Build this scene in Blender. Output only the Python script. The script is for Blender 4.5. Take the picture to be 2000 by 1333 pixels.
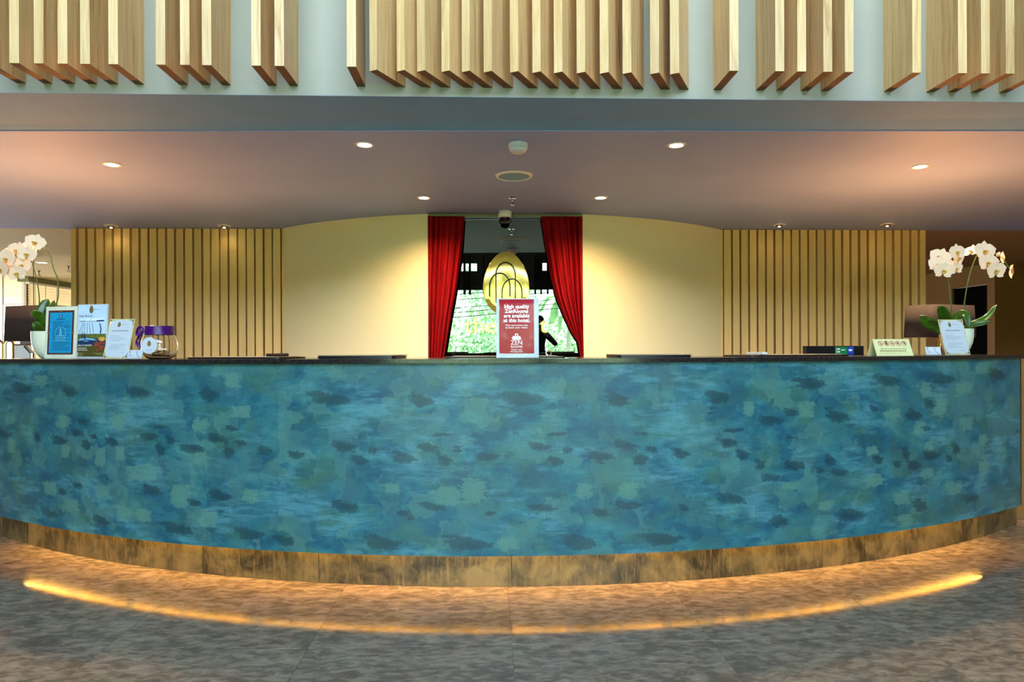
import bpy, bmesh, math, random
from mathutils import Vector, Matrix
import numpy as np
random.seed(7)
PI = math.pi
S = bpy.context.scene
C = S.collection
for o in list(bpy.data.objects):
    bpy.data.objects.remove(o, do_unlink=True)

# ------------------------------------------------------------------ camera
F_PX, PSI, ROLL, HC = 1300.0, math.atan(45 / 1300.0), math.radians(.23), 1.13
FW = Vector((math.sin(PSI), math.cos(PSI), 0)); RT = Vector((math.cos(PSI), -math.sin(PSI), 0)); UP = Vector((0, 0, 1))
cr, sr = math.cos(ROLL), math.sin(ROLL)
CR = RT * cr - UP * sr; CU = RT * sr + UP * cr
cam_d = bpy.data.cameras.new('camera'); cam = bpy.data.objects.new('camera', cam_d); C.objects.link(cam)
M = Matrix((CR, CU, -FW)).transposed().to_4x4(); M.translation = (0, 0, HC); cam.matrix_world = M
cam_d.sensor_width = 36; cam_d.lens = 36 * F_PX / 2000; cam_d.shift_y = 17.5 / 2000; cam_d.clip_start = .05; cam_d.clip_end = 300
S.camera = cam

# ------------------------------------------------------------------ world, sun, exposure
W = bpy.data.worlds.new('world'); S.world = W; W.use_nodes = True
wn = W.node_tree.nodes; wl = W.node_tree.links; wn.clear()
sky = wn.new('ShaderNodeTexSky'); sky.sky_type = 'NISHITA'; sky.sun_disc = False
sky.sun_elevation = math.radians(52); sky.sun_rotation = math.radians(0); sky.air_density = 1.0; sky.dust_density = 2.0
bg = wn.new('ShaderNodeBackground'); bg.inputs[1].default_value = 2.1
wo = wn.new('ShaderNodeOutputWorld'); hs_ = wn.new('ShaderNodeHueSaturation'); hs_.inputs['Saturation'].default_value = .76; wl.new(sky.outputs[0], hs_.inputs['Color']); wl.new(hs_.outputs[0], bg.inputs[0]); wl.new(bg.outputs[0], wo.inputs[0])
sd = bpy.data.lights.new('sun', 'SUN'); sd.energy = 10.0; sd.angle = .01; sd.color = (1, .95, .86)
sun = bpy.data.objects.new('sun', sd); C.objects.link(sun); sun.rotation_euler = (math.radians(-42), 0, math.radians(12))
S.view_settings.view_transform = 'Standard'; S.view_settings.look = 'None'; S.view_settings.gamma = 1
S.view_settings.use_curve_mapping = False; S.view_settings.exposure = 1.05
S.cycles.use_denoising = True; S.cycles.max_bounces = 9; S.cycles.diffuse_bounces = 6; S.cycles.glossy_bounces = 5
S.cycles.transparent_max_bounces = 12; S.cycles.transmission_bounces = 8; S.cycles.sample_clamp_indirect = 8
S.cycles.caustics_reflective = False; S.cycles.caustics_refractive = False


def area_light(name, loc, rot, sx, sy, power, color, spread=PI, parent=None):
    d = bpy.data.lights.new(name, 'AREA'); d.shape = 'RECTANGLE'; d.size = sx; d.size_y = sy
    d.energy = power; d.color = color; d.spread = spread
    o = bpy.data.objects.new(name, d); C.objects.link(o); o.location = loc; o.rotation_euler = rot
    return o


def portal(loc, rot, sx, sy):
    o = area_light('daylight_portal', loc, rot, sx, sy, 1, (1, 1, 1)); o.data.cycles.is_portal = True
    return o


# daylight enters through the lobby's open front, an added clerestory and an added left wing opening
portal((0, -3.95, 1.27), (PI / 2, 0, 0), 6.6, 2.5)
portal((0, -3.95, 5.0), (PI / 2, 0, 0), 9.2, 2.4)
portal((-11.1, 12.0, 1.19), (PI / 2, 0, -PI / 2), 8.0, 2.3)


# ------------------------------------------------------------------ projection helpers (pixel + depth -> place in the room)
def ray(px, py):
    a = (px - 1000) / F_PX; b = -(py - 684) / F_PX
    return FW + CR * 0 + RT * (a * cr + b * sr) + UP * (-a * sr + b * cr)


def at(px, py, Y):
    d = ray(px, py); return Vector((0, 0, HC)) + d * (Y / d.y)


def atz(px, py, z):
    d = ray(px, py); return Vector((0, 0, HC)) + d * ((z - HC) / d.z)


# ------------------------------------------------------------------ materials
def lin(c):
    return tuple(((v / 255) / 12.92 if v / 255 <= .04045 else ((v / 255 + .055) / 1.055) ** 2.4) for v in c)


class NT:
    def __init__(s, name):
        s.m = bpy.data.materials.new(name); s.m.use_nodes = True
        s.n = s.m.node_tree.nodes; s.l = s.m.node_tree.links
        s.p = s.n['Principled BSDF']

    def add(s, t, **kw):
        n = s.n.new(t)
        for k, v in kw.items(): setattr(n, k, v)
        return n

    def link(s, a, b): s.l.new(a, b)

    def coords(s, scale=(1, 1, 1), rnd=False, src='Object', warp=0, wscale=3):
        tc = s.add('ShaderNodeTexCoord'); v = tc.outputs[src]
        if rnd:
            oi = s.add('ShaderNodeObjectInfo'); mm = s.add('ShaderNodeVectorMath', operation='MULTIPLY_ADD')
            mm.inputs[1].default_value = (37, 53, 71)
            cb = s.add('ShaderNodeCombineXYZ')
            for i in range(3): s.link(oi.outputs['Random'], cb.inputs[i])
            s.link(cb.outputs[0], mm.inputs[0]); s.link(v, mm.inputs[2]); v = mm.outputs[0]
        if warp:
            nz = s.add('ShaderNodeTexNoise'); nz.inputs['Scale'].default_value = wscale; s.link(v, nz.inputs['Vector'])
            sb = s.add('ShaderNodeVectorMath', operation='SUBTRACT'); sb.inputs[1].default_value = (.5, .5, .5); s.link(nz.outputs['Color'], sb.inputs[0])
            ma = s.add('ShaderNodeVectorMath', operation='MULTIPLY_ADD'); ma.inputs[1].default_value = (warp,) * 3
            s.link(sb.outputs[0], ma.inputs[0]); s.link(v, ma.inputs[2]); v = ma.outputs[0]
        mp = s.add('ShaderNodeMapping'); mp.inputs['Scale'].default_value = scale; s.link(v, mp.inputs['Vector'])
        return mp.outputs[0]

    def noise(s, vec, scale=1, detail=4, rough=.55, dist=0):
        n = s.add('ShaderNodeTexNoise'); n.inputs['Scale'].default_value = scale; n.inputs['Detail'].default_value = detail
        n.inputs['Roughness'].default_value = rough; n.inputs['Distortion'].default_value = dist
        s.link(vec, n.inputs['Vector']); return n.outputs['Fac']

    def ramp(s, fac, stops, interp='LINEAR'):
        r = s.add('ShaderNodeValToRGB'); r.color_ramp.interpolation = interp
        while len(r.color_ramp.elements) < len(stops): r.color_ramp.elements.new(.5)
        for e, (p, c) in zip(r.color_ramp.elements, stops):
            e.position = p; e.color = (*c, 1) if len(c) == 3 else c
        s.link(fac, r.inputs[0]); return r.outputs[0]

    def mix(s, fac, a, b, mode='MIX'):
        m = s.add('ShaderNodeMix', data_type='RGBA', blend_type=mode)
        for i, x in ((0, fac), (6, a), (7, b)):
            if hasattr(x, 'type') or hasattr(x, 'is_linked'): s.link(x, m.inputs[i])
            elif isinstance(x, (int, float)): m.inputs[i].default_value = x
            else: m.inputs[i].default_value = (*x, 1)
        return m.outputs[2]

    def math(s, op, a, b=None, clamp=False):
        m = s.add('ShaderNodeMath', operation=op, use_clamp=clamp)
        for i, x in ((0, a), (1, b)):
            if x is None: continue
            if isinstance(x, (int, float)): m.inputs[i].default_value = x
            else: s.link(x, m.inputs[i])
        return m.outputs[0]

    def bump(s, h, strength=.2, dist=.01):
        b = s.add('ShaderNodeBump'); b.inputs['Strength'].default_value = strength; b.inputs['Distance'].default_value = dist
        s.link(h, b.inputs['Height']); s.link(b.outputs[0], s.p.inputs['Normal'])

    def set(s, **kw):
        for k, v in kw.items():
            i = s.p.inputs[k.replace('_', ' ')]
            if isinstance(v, (int, float)): i.default_value = v
            elif isinstance(v, tuple): i.default_value = (*v, 1) if len(v) == 3 else v
            else: s.link(v, i)
        return s


def plain(name, rgb, rough=.5, metal=0, spec=.5, var=.08, nscale=20, **kw):
    t = NT(name); c = lin(rgb)
    f = t.noise(t.coords(), nscale, 3)
    col = t.ramp(f, [(.3, tuple(x * (1 - var) for x in c)), (.7, tuple(min(1, x * (1 + var)) for x in c))])
    t.set(Base_Color=col, Roughness=rough, Metallic=metal); t.p.inputs['Specular IOR Level'].default_value = spec
    for k, v in kw.items(): t.p.inputs[k.replace('_', ' ')].default_value = v
    return t.m


def emit(name, rgb, strength):
    t = NT(name); t.set(Base_Color=lin(rgb)); t.p.inputs['Emission Color'].default_value = (*lin(rgb), 1)
    t.p.inputs['Emission Strength'].default_value = strength; return t.m


def wood(name, a, b, dark, rough=.45):
    t = NT(name)
    v = t.coords((34, 34, 1.3), rnd=True, warp=.05, wscale=2.2)
    g = t.noise(v, 1.0, 6, .62, .35)
    v2 = t.coords((160, 160, 5), rnd=True); fine = t.noise(v2, 1, 3, .6)
    v3 = t.coords((9, 9, 1.6), rnd=True, warp=.1, wscale=3); kn = t.noise(v3, 1, 2, .5)
    col = t.ramp(g, [(.28, lin(dark)), (.42, lin(b)), (.6, lin(a)), (.8, lin(b))])
    col = t.mix(t.ramp(fine, [(.35, (0, 0, 0)), (.7, (.35, .35, .35))]), col, lin(dark))
    col = t.mix(t.ramp(kn, [(.70, (0, 0, 0)), (.76, (.6, .6, .6))]), col, lin(tuple(x * .6 for x in dark)))
    oi = t.add('ShaderNodeObjectInfo')
    hs = t.add('ShaderNodeHueSaturation'); t.link(col, hs.inputs['Color'])
    t.link(t.math('MULTIPLY_ADD', oi.outputs['Random'], .16), hs.inputs['Value']); hs.inputs['Value'].links[0].from_node.inputs[2].default_value = .92
    t.set(Base_Color=hs.outputs[0], Roughness=rough)
    t.bump(fine, .12, .002)
    return t.m


M_fin = wood('pale_ash_wood', (234, 200, 146), (220, 182, 122), (176, 130, 74), .42)
M_end = plain('shaded_end_grain', (116, 84, 56), .7, var=.15, nscale=160)  # end grain colour with the fins' underside shade put in
M_slat = wood('slat_oak_wood', (236, 206, 132), (226, 190, 116), (186, 146, 80), .5)
M_backing = plain('shadow_toned_wood', (34, 23, 13), .9, var=.2)  # dark tone puts the shadow of the slat gaps into the colour
M_wall_up = plain('pale_grey_green_wall_paint', (160, 160, 146), .7, var=.03, nscale=3)
M_soffit = plain('slate_grey_soffit_paint', (112, 158, 212), .75, var=.04, nscale=4)
M_cream = plain('cream_wallcovering', (238, 222, 172), .6, var=.03, nscale=60)
M_brown = plain('brown_wall_paint', (142, 100, 44), .7, var=.08, nscale=4)
M_pale = plain('pale_room_wall_paint', (232, 218, 190), .7, var=.03, nscale=3)
M_dark = plain('black_void_paint', (6, 6, 6), .9, spec=.05)
M_black = plain('black_satin_plastic', (18, 18, 20), .35)
M_white = plain('white_plastic', (232, 232, 228), .4, var=.03)
M_paper = plain('white_card', (198, 205, 214), .45, var=.02)
M_chrome = plain('chrome', (225, 225, 225), .12, 1)
M_brass = plain('polished_brass', (205, 160, 80), .2, 1)
M_copper = plain('copper_metal', (220, 120, 70), .2, 1)
M_gold = plain('gold_mirror_metal', (238, 220, 110), .12, .75, var=.04, nscale=4)
M_goldp = plain('gold_print', (150, 128, 70), .35, .3)
M_ink = plain('dark_ink', (70, 74, 84), .6)
M_greyink = plain('grey_ink', (150, 156, 166), .6)
M_leather = plain('dark_brown_leather', (42, 26, 20), .45, var=.25, nscale=120)
M_tan = plain('pale_tan_edge', (196, 164, 128), .6)
M_shade = plain('dark_brown_fabric_shade', (44, 26, 19), .85, var=.2, nscale=240)
M_pot = plain('cream_ceramic', (228, 232, 206), .25, var=.02)
M_stem = plain('green_stem', (78, 100, 34), .45, var=.25, nscale=60)
M_bark = plain('potting_bark', (60, 40, 22), .9, var=.4, nscale=90)
M_purple = plain('purple_satin_ribbon', (70, 7, 102), .32, var=.18, nscale=40)
M_ivory = plain('ivory_card', (236, 230, 170), .5, var=.03)
M_redicon = plain('red_print', (190, 60, 50), .5)
M_cyan = plain('cyan_print', (20, 150, 196), .45, var=.04)
M_navy = plain('navy_print', (24, 40, 90), .5)
M_maroon = plain('brown_frame_print', (84, 44, 40), .5, var=.25, nscale=80)
M_signred = plain('red_print_panel', (178, 12, 38), .45, spec=.1, var=.05)
M_lettering = plain('white_print', (250, 250, 250), .4, var=.01)
M_led = emit('led_strip_glow', (255, 168, 56), 11)
M_lamp_on = emit('downlight_glow', (255, 226, 170), 24)
M_lamp_day = emit('far_downlight_glow', (255, 244, 220), 6)
M_gimbal = emit('gimbal_bulb_glow', (255, 226, 180), 25)
M_grille = plain('blue_grey_speaker_grille', (118, 166, 214), .6, var=.1, nscale=400)
M_wire = plain('black_cable', (12, 12, 14), .6)

# glass
t = NT('clear_glass'); t.set(Base_Color=(1, 1, 1), Roughness=0.0, Transmission_Weight=1.0, IOR=1.45); M_glass = t.m
t = NT('thin_pane_glass'); tr = t.add('ShaderNodeBsdfTransparent'); gl = t.add('ShaderNodeBsdfGlossy'); gl.inputs['Roughness'].default_value = .02
fr = t.add('ShaderNodeFresnel'); fr.inputs[0].default_value = 1.3; mx = t.add('ShaderNodeMixShader')
t.link(fr.outputs[0], mx.inputs[0]); t.link(tr.outputs[0], mx.inputs[1]); t.link(gl.outputs[0], mx.inputs[2]); t.link(mx.outputs[0], t.n['Material Output'].inputs[0]); M_pane = t.m
# acrylic cover over printed sheets
t = NT('clear_acrylic'); tr = t.add('ShaderNodeBsdfTransparent'); gl = t.add('ShaderNodeBsdfGlossy'); gl.inputs['Roughness'].default_value = .03
fr = t.add('ShaderNodeFresnel'); fr.inputs[0].default_value = 1.22; mx = t.add('ShaderNodeMixShader')
t.link(fr.outputs[0], mx.inputs[0]); t.link(tr.outputs[0], mx.inputs[1]); t.link(gl.outputs[0], mx.inputs[2]); t.link(mx.outputs[0], t.n['Material Output'].inputs[0]); M_acrylic = t.m
# mirror
t = NT('mirror_silver'); t.set(Base_Color=(.24, .28, .27), Metallic=1, Roughness=.0); M_mirror = t.m
# countertop
t = NT('black_granite'); n = t.noise(t.coords(), 160, 4, .7)
t.set(Base_Color=t.ramp(n, [(.4, (.010, .008, .008)), (.75, (.05, .04, .038))]), Roughness=.16); M_top = t.m
# ceiling
t = NT('ceiling_paint'); n = t.noise(t.coords(warp=.6, wscale=.6), .7, 3)
t.set(Base_Color=t.ramp(n, [(.3, lin((142, 164, 226))), (.7, lin((154, 176, 240)))]), Roughness=.6); M_ceil = t.m
# floor stone
t = NT('brown_grey_stone_tile')
v = t.coords((1, 2.3, 1), rnd=True, warp=.05, wscale=12)
n1 = t.noise(v, 4, 3, .5); n2 = t.noise(v, 15, 6, .62, .3); n3 = t.noise(t.coords(rnd=True), 120, 3, .7)
nn = t.math('ADD', t.math('MULTIPLY', n1, .25), t.math('MULTIPLY', n2, .75))
col = t.ramp(nn, [(.36, lin((114, 94, 74))), (.46, lin((136, 114, 91))), (.54, lin((162, 138, 113))), (.66, lin((188, 162, 136)))])
col = t.mix(t.ramp(n3, [(.45, (0, 0, 0)), (.8, (.2, .2, .2))]), col, lin((86, 66, 56)))
t.set(Base_Color=col, Roughness=t.ramp(n2, [(.3, (.07, .07, .07)), (.7, (.12, .12, .12))]), IOR=1.65); t.bump(n2, .04, .003); M_floor = t.m
# bronze kick plate
t = NT('bronze_kick_plate'); v = t.coords((1, 1, .9), rnd=True, warp=.07, wscale=14)
n1 = t.noise(v, 5.5, 5, .62, .5); n2 = t.noise(t.coords((60, 60, 9), rnd=True), 1, 4, .6)
col = t.ramp(n1, [(.36, lin((58, 50, 32))), (.46, lin((98, 82, 50))), (.62, lin((142, 116, 68)))])
col = t.mix(t.ramp(n2, [(.5, (0, 0, 0)), (.75, (.45, .45, .45))]), col, lin((176, 142, 86)))
t.set(Base_Color=col, Roughness=.38, Metallic=.25); t.bump(n2, .1, .002); M_kick = t.m
# teal wallcovering with printed smudges (mask comes with the mesh, in the panel's own surface)
t = NT('teal_brushed_wallcovering')
at1 = t.add('ShaderNodeAttribute', attribute_name='smudge'); at2 = t.add('ShaderNodeAttribute', attribute_name='sage')
uv = t.add('ShaderNodeAttribute', attribute_name='sheet')
mp = t.add('ShaderNodeMapping'); mp.inputs['Scale'].default_value = (1, 1, 1); t.link(uv.outputs['Vector'], mp.inputs['Vector']); V = mp.outputs[0]


def scaled(sx, sy, sz=1):
    m_ = t.add('ShaderNodeMapping'); m_.inputs['Scale'].default_value = (sx, sy, sz); t.link(V, m_.inputs['Vector']); return m_.outputs[0]


big = t.noise(scaled(2.1, 4.2), 1, 4, .6, .2)
mid = t.noise(scaled(5, 10), 1, 5, .62, .25)
strk = t.noise(scaled(7, 42), 1, 5, .65, .3)
weav = t.noise(scaled(420, 18), 1, 2, .5); weav2 = t.noise(scaled(22, 420), 1, 2, .5)
base = t.ramp(mid, [(.30, lin((24, 74, 94))), (.46, lin((34, 96, 114))), (.56, lin((48, 114, 122))), (.72, lin((78, 138, 142)))])
grn = t.ramp(t.noise(scaled(4.2, 6.2, 3), 1, 4, .6, .3), [(.46, (0, 0, 0)), (.66, (.8, .8, .8))])
base = t.mix(grn, base, lin((66, 108, 86)))
wv_ = t.add('ShaderNodeVectorMath', operation='MULTIPLY_ADD'); nz_ = t.add('ShaderNodeTexNoise'); nz_.inputs['Scale'].default_value = 16; nz_.inputs['Detail'].default_value = 5; t.link(V, nz_.inputs['Vector'])
sb_ = t.add('ShaderNodeVectorMath', operation='SUBTRACT'); sb_.inputs[1].default_value = (.5, .5, .5); t.link(nz_.outputs['Color'], sb_.inputs[0]); t.link(sb_.outputs[0], wv_.inputs[0]); wv_.inputs[1].default_value = (.16, .09, 0); t.link(V, wv_.inputs[2])
for vs_, c0_, c1_, lo_, al_ in ((8.0, (34, 84, 108), (92, 138, 126), .62, .40), (11.0, (60, 118, 130), (24, 74, 94), .64, .34)):
    vo = t.add('ShaderNodeTexVoronoi', distance='CHEBYCHEV'); vo.inputs['Scale'].default_value = vs_; t.link(wv_.outputs[0], vo.inputs['Vector'])
    sx_ = t.add('ShaderNodeSeparateColor'); t.link(vo.outputs['Color'], sx_.inputs[0])
    base = t.mix(t.ramp(sx_.outputs[0], [(lo_, (0, 0, 0)), (lo_ + .1, (al_, al_, al_))]), base, lin(c1_))
    base = t.mix(t.ramp(sx_.outputs[1], [(lo_ + .06, (0, 0, 0)), (lo_ + .16, (al_ * .7,) * 3)]), base, lin(c0_))
lt = t.ramp(t.math('MULTIPLY', big, t.math('ADD', strk, .45)), [(.50, (0, 0, 0)), (.64, (.42, .42, .42))])
base = t.mix(lt, base, lin((104, 168, 182)))
wob = t.math('ADD', t.math('MULTIPLY', t.math('SUBTRACT', t.noise(scaled(38, 46), 1, 5, .7, .6), .5), .9), t.math('MULTIPLY', t.math('SUBTRACT', strk, .5), .9))
sg = t.ramp(t.math('ADD', at2.outputs['Fac'], wob), [(.42, (0, 0, 0)), (.50, (.62, .62, .62)), (.8, (.75, .75, .75))])
base = t.mix(sg, base, lin((92, 138, 124)))
sm = t.ramp(t.math('ADD', at1.outputs['Fac'], wob), [(.40, (0, 0, 0)), (.52, (.62, .62, .62)), (.9, (.78, .78, .78))])
base = t.mix(sm, base, lin((24, 54, 62)))
wv = t.math('ADD', t.math('MULTIPLY', weav, .5), t.math('MULTIPLY', weav2, .5))
base = t.mix(t.ramp(wv, [(.42, (.0, .0, .0)), (.62, (.28, .28, .28))]), base, lin((22, 66, 86)))
t.set(Base_Color=base, Roughness=.40); t.p.inputs['Specular IOR Level'].default_value = .42
t.bump(wv, .12, .001); M_panel = t.m
# red curtain
t = NT('red_velvet'); n = t.noise(t.coords((60, 60, 3)), 1, 4, .6)
t.set(Base_Color=t.ramp(n, [(.3, lin((116, 1, 5))), (.7, lin((158, 2, 10)))]), Roughness=.75)
t.p.inputs['Specular IOR Level'].default_value = .15; M_red = t.m
# orchid petals
t = NT('orchid_petal'); n = t.noise(t.coords((1, 1, 1)), 45, 3)
t.set(Base_Color=t.ramp(n, [(.3, lin((242, 200, 158))), (.7, lin((244, 216, 182)))]), Roughness=.55)
t.p.inputs['Subsurface Weight'].default_value = .15; t.p.inputs['Subsurface Radius'].default_value = (.01, .008, .006); t.p.inputs['Subsurface Scale'].default_value = .3; M_petal = t.m
M_lip = plain('orchid_lip_yellow', (206, 156, 40), .5, var=.3, nscale=120)
t = NT('orchid_leaf'); n = t.noise(t.coords((4, 30, 30)), 1, 3)
t.set(Base_Color=t.ramp(n, [(.3, lin((34, 64, 10))), (.7, lin((66, 106, 22)))]), Roughness=.3); M_leaf = t.m
# outdoors
t = NT('garden_leaf'); n = t.noise(t.coords(), 3, 3)
t.set(Base_Color=t.ramp(n, [(.3, lin((150, 190, 150))), (.7, lin((206, 230, 190)))]), Roughness=.5); M_gleaf = t.m
M_trunk = plain('pale_trunk_bark', (214, 206, 186), .8, var=.2, nscale=8)
M_lawn = plain('lawn_green', (128, 168, 96), .9, var=.25, nscale=6)
M_paving = plain('pale_terrace_paving', (206, 202, 190), .8, var=.1, nscale=4)
M_lobbywall = plain('lobby_wall_paint', (112, 102, 84), .7, var=.03, nscale=3)  # unseen lobby surfaces, toned dark to cut side fill


# ------------------------------------------------------------------ mesh helpers
def root_matrix(o):
    m = Matrix.Identity(4)
    while o is not None:
        m = Matrix.LocRotScale(o.location, o.rotation_euler, o.scale) @ m; o = o.parent
    return m


def obj(name, bm, mat, parent=None, world=False, smooth=False, sharp=None):
    me = bpy.data.meshes.new(name)
    if isinstance(bm, bpy.types.Mesh): me = bm
    else:
        bm.normal_update(); bm.to_mesh(me); bm.free()
    if world and parent is not None: me.transform(root_matrix(parent).inverted())
    for m_ in (mat if isinstance(mat, (list, tuple)) else [mat]): me.materials.append(m_)
    if smooth:
        me.shade_smooth()
        me.set_sharp_from_angle(angle=math.radians(sharp or 40))
    o = bpy.data.objects.new(name, me); C.objects.link(o); o.parent = parent
    return o


def thing(name, label, cat, loc=(0, 0, 0), rot=(0, 0, 0), group=None):
    o = bpy.data.objects.new(name, None); C.objects.link(o); o.location = loc; o.rotation_euler = rot
    o.empty_display_size = .1; o['label'] = label; o['category'] = cat
    if group: o['group'] = group
    return o


def tag(o, label, cat, group=None):
    o['label'] = label; o['category'] = cat
    if group: o['group'] = group
    return o


def struct(name, bm, mat, parent=None, label=None, **kw):
    o = obj(name, bm, mat, parent, **kw)
    if parent is None: o['kind'] = 'structure'
    if label: o['label'] = label
    return o


def dup(root, loc=None, rot=None, label=None, group=None):
    r = root.copy(); C.objects.link(r)
    if loc is not None: r.location = loc
    if rot is not None: r.rotation_euler = rot
    if label: r['label'] = label
    if group: r['group'] = group
    for ch in list(root.children):
        c = ch.copy(); C.objects.link(c); c.parent = r
        for g in list(ch.children):
            d = g.copy(); C.objects.link(d); d.parent = c
    return r


def B(): return bmesh.new()


def box(bm, x0, x1, y0, y1, z0, z1, bev=0):
    vs = [bm.verts.new((x, y, z)) for z in (z0, z1) for y in (y0, y1) for x in (x0, x1)]
    fs = [(0, 2, 3, 1), (4, 5, 7, 6), (0, 1, 5, 4), (2, 6, 7, 3), (0, 4, 6, 2), (1, 3, 7, 5)]
    faces = [bm.faces.new([vs[i] for i in f]) for f in fs]
    if bev:
        es = list({e for f in faces for e in f.edges})
        bmesh.ops.bevel(bm, geom=es, offset=bev, segments=2, affect='EDGES', profile=.6)
    return bm


def bx(*a, bev=0): return box(B(), *a, bev=bev)


def lathe(bm, prof, n=24, cx=0, cy=0, close=False):
    rings = []
    for r, z in prof:
        if r < 1e-6: rings.append([bm.verts.new((cx, cy, z))])
        else: rings.append([bm.verts.new((cx + r * math.cos(2 * PI * i / n), cy + r * math.sin(2 * PI * i / n), z)) for i in range(n)])
    for a, b in zip(rings, rings[1:]):
        for i in range(n):
            j = (i + 1) % n
            if len(a) == 1 and len(b) == 1: continue
            if len(a) == 1: bm.faces.new((a[0], b[j], b[i]))
            elif len(b) == 1: bm.faces.new((a[i], a[j], b[0]))
            else: bm.faces.new((a[i], a[j], b[j], b[i]))
    bmesh.ops.recalc_face_normals(bm, faces=bm.faces)
    return bm


def tube(bm, pts, r, n=8, cap=True):
    pts = [Vector(p) for p in pts]; rs = r if isinstance(r, (list, tuple)) else [r] * len(pts)
    rings = []; ref = None
    for i, p in enumerate(pts):
        d = (pts[min(i + 1, len(pts) - 1)] - pts[max(i - 1, 0)]).normalized()
        if ref is None: ref = d.orthogonal().normalized()
        ref = (ref - d * ref.dot(d)).normalized(); b = d.cross(ref)
        rings.append([bm.verts.new(p + (ref * math.cos(2 * PI * k / n) + b * math.sin(2 * PI * k / n)) * rs[i]) for k in range(n)])
    for a, b in zip(rings, rings[1:]):
        for k in range(n): bm.faces.new((a[k], a[(k + 1) % n], b[(k + 1) % n], b[k]))
    if cap: bm.faces.new(rings[0][::-1]); bm.faces.new(rings[-1])
    return bm


def spline(pts, n=8):
    pts = [Vector(p) for p in pts]; out = []
    P = [pts[0] * 2 - pts[1]] + pts + [pts[-1] * 2 - pts[-2]]
    for i in range(1, len(P) - 2):
        for k in range(n):
            u = k / n; a, b, c, d = P[i - 1:i + 3]
            out.append(.5 * ((2 * b) + (c - a) * u + (2 * a - 5 * b + 4 * c - d) * u * u + (3 * b - a - 3 * c + d) * u ** 3))
    out.append(pts[-1]); return out


def prism(bm, pts, y0, y1):
    """polygon given in (x, z), extruded along y from y0 (front) to y1"""
    a = [bm.verts.new((x, y0, z)) for x, z in pts]; b = [bm.verts.new((x, y1, z)) for x, z in pts]
    n = len(pts)
    bm.faces.new(a); bm.faces.new(b[::-1])
    for i in range(n): bm.faces.new((a[i], b[i], b[(i + 1) % n], a[(i + 1) % n]))
    bmesh.ops.recalc_face_normals(bm, faces=bm.faces); return bm


def rrect(x0, x1, z0, z1, r, n=5):
    out = []
    for cx_, cz_, a0 in ((x1 - r, z1 - r, 0), (x0 + r, z1 - r, 90), (x0 + r, z0 + r, 180), (x1 - r, z0 + r, 270)):
        for k in range(n + 1):
            a = math.radians(a0 + 90 * k / n); out.append((cx_ + r * math.cos(a), cz_ + r * math.sin(a)))
    return out


def disc_pts(cx_, cz_, rx, rz, n=24): return [(cx_ + rx * math.cos(2 * PI * k / n), cz_ + rz * math.sin(2 * PI * k / n)) for k in range(n)]


TEXTS = []


def text(s, size, parent, x, z, y, mat, align='CENTER', ext=.0003, name='lettering', sx=1.0, shear=0, bold=0):
    cu = bpy.data.curves.new(name, 'FONT'); cu.body = s; cu.size = size; cu.align_x = align; cu.align_y = 'CENTER'
    cu.extrude = ext; cu.resolution_u = 3; cu.shear = shear; cu.offset = bold; cu.materials.append(mat)
    o = bpy.data.objects.new(name, cu); C.objects.link(o); o.parent = parent
    o.location = (x, y, z); o.rotation_euler = (PI / 2, 0, 0); o.scale = (sx, 1, 1)
    TEXTS.append(o); return o


def bars(name, rects, y, mat, parent, t_=.0004):
    bm = B()
    for x0, x1, z0, z1 in rects: box(bm, x0, x1, y - t_, y, z0, z1)
    o = obj(name, bm, mat, parent); o['kind'] = 'stuff'; return o


# counter arcs: centre, angle 0 towards the camera
CC = Vector((.22, 8.735, 0))


def arc_pt(R, a, z): return Vector((CC.x + R * math.sin(a), CC.y - R * math.cos(a), z))


def ang_of(px, py, R, z):
    p = atz(px, py, z); return math.atan2(p.x - CC.x, CC.y - p.y)


def arc_slab(R0, R1, z0, z1, a0, a1, n):
    bm = B(); rows = []
    for i in range(n + 1):
        a = a0 + (a1 - a0) * i / n
        rows.append([bm.verts.new(arc_pt(R, a, z)) for R, z in ((R1, z0), (R1, z1), (R0, z1), (R0, z0))])
    for p, q in zip(rows, rows[1:]):
        for k in range(4): bm.faces.new((p[k], p[(k + 1) % 4], q[(k + 1) % 4], q[k]))
    bm.faces.new(rows[0]); bm.faces.new(rows[-1][::-1])
    bmesh.ops.recalc_face_normals(bm, faces=bm.faces); return bm


# ================================================================== STRUCTURE
ZC, ZS, YW, YS = 2.38, 2.43, 3.42, 3.93          # ceiling height, soffit height, upper wall depth, soffit back edge
# floor: base slab and stone tiles
fl = struct('floor', bx(-12, 14, -3.9, 18, -.06, -.004), M_floor)
JX = atz(1003, 1300, 0).x; TS = .775
tile_me = None
for i in range(-6, 6):
    for j in range(-2, 6):
        if tile_me is None:
            bm = bx(.0006, TS - .0006, .0006, TS - .0006, -.02, 0, bev=.0004)
            o = obj('tile', bm, M_floor, fl); tile_me = o.data
        else:
            o = bpy.data.objects.new('tile', tile_me); C.objects.link(o); o.parent = fl
        o.location = (JX + i * TS, 1.0 + j * TS - .0, 0)
# upper wall with timber fins
wu = struct('wall_upper', bx(-9.4, 9.4, YW, YW + .2, ZS, 6.2), M_wall_up)
FIN_W, FIN_D, FIN_Z0, FIN_Z1 = .044, .24, ZS + .047, 5.4
fin_me = None


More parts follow.
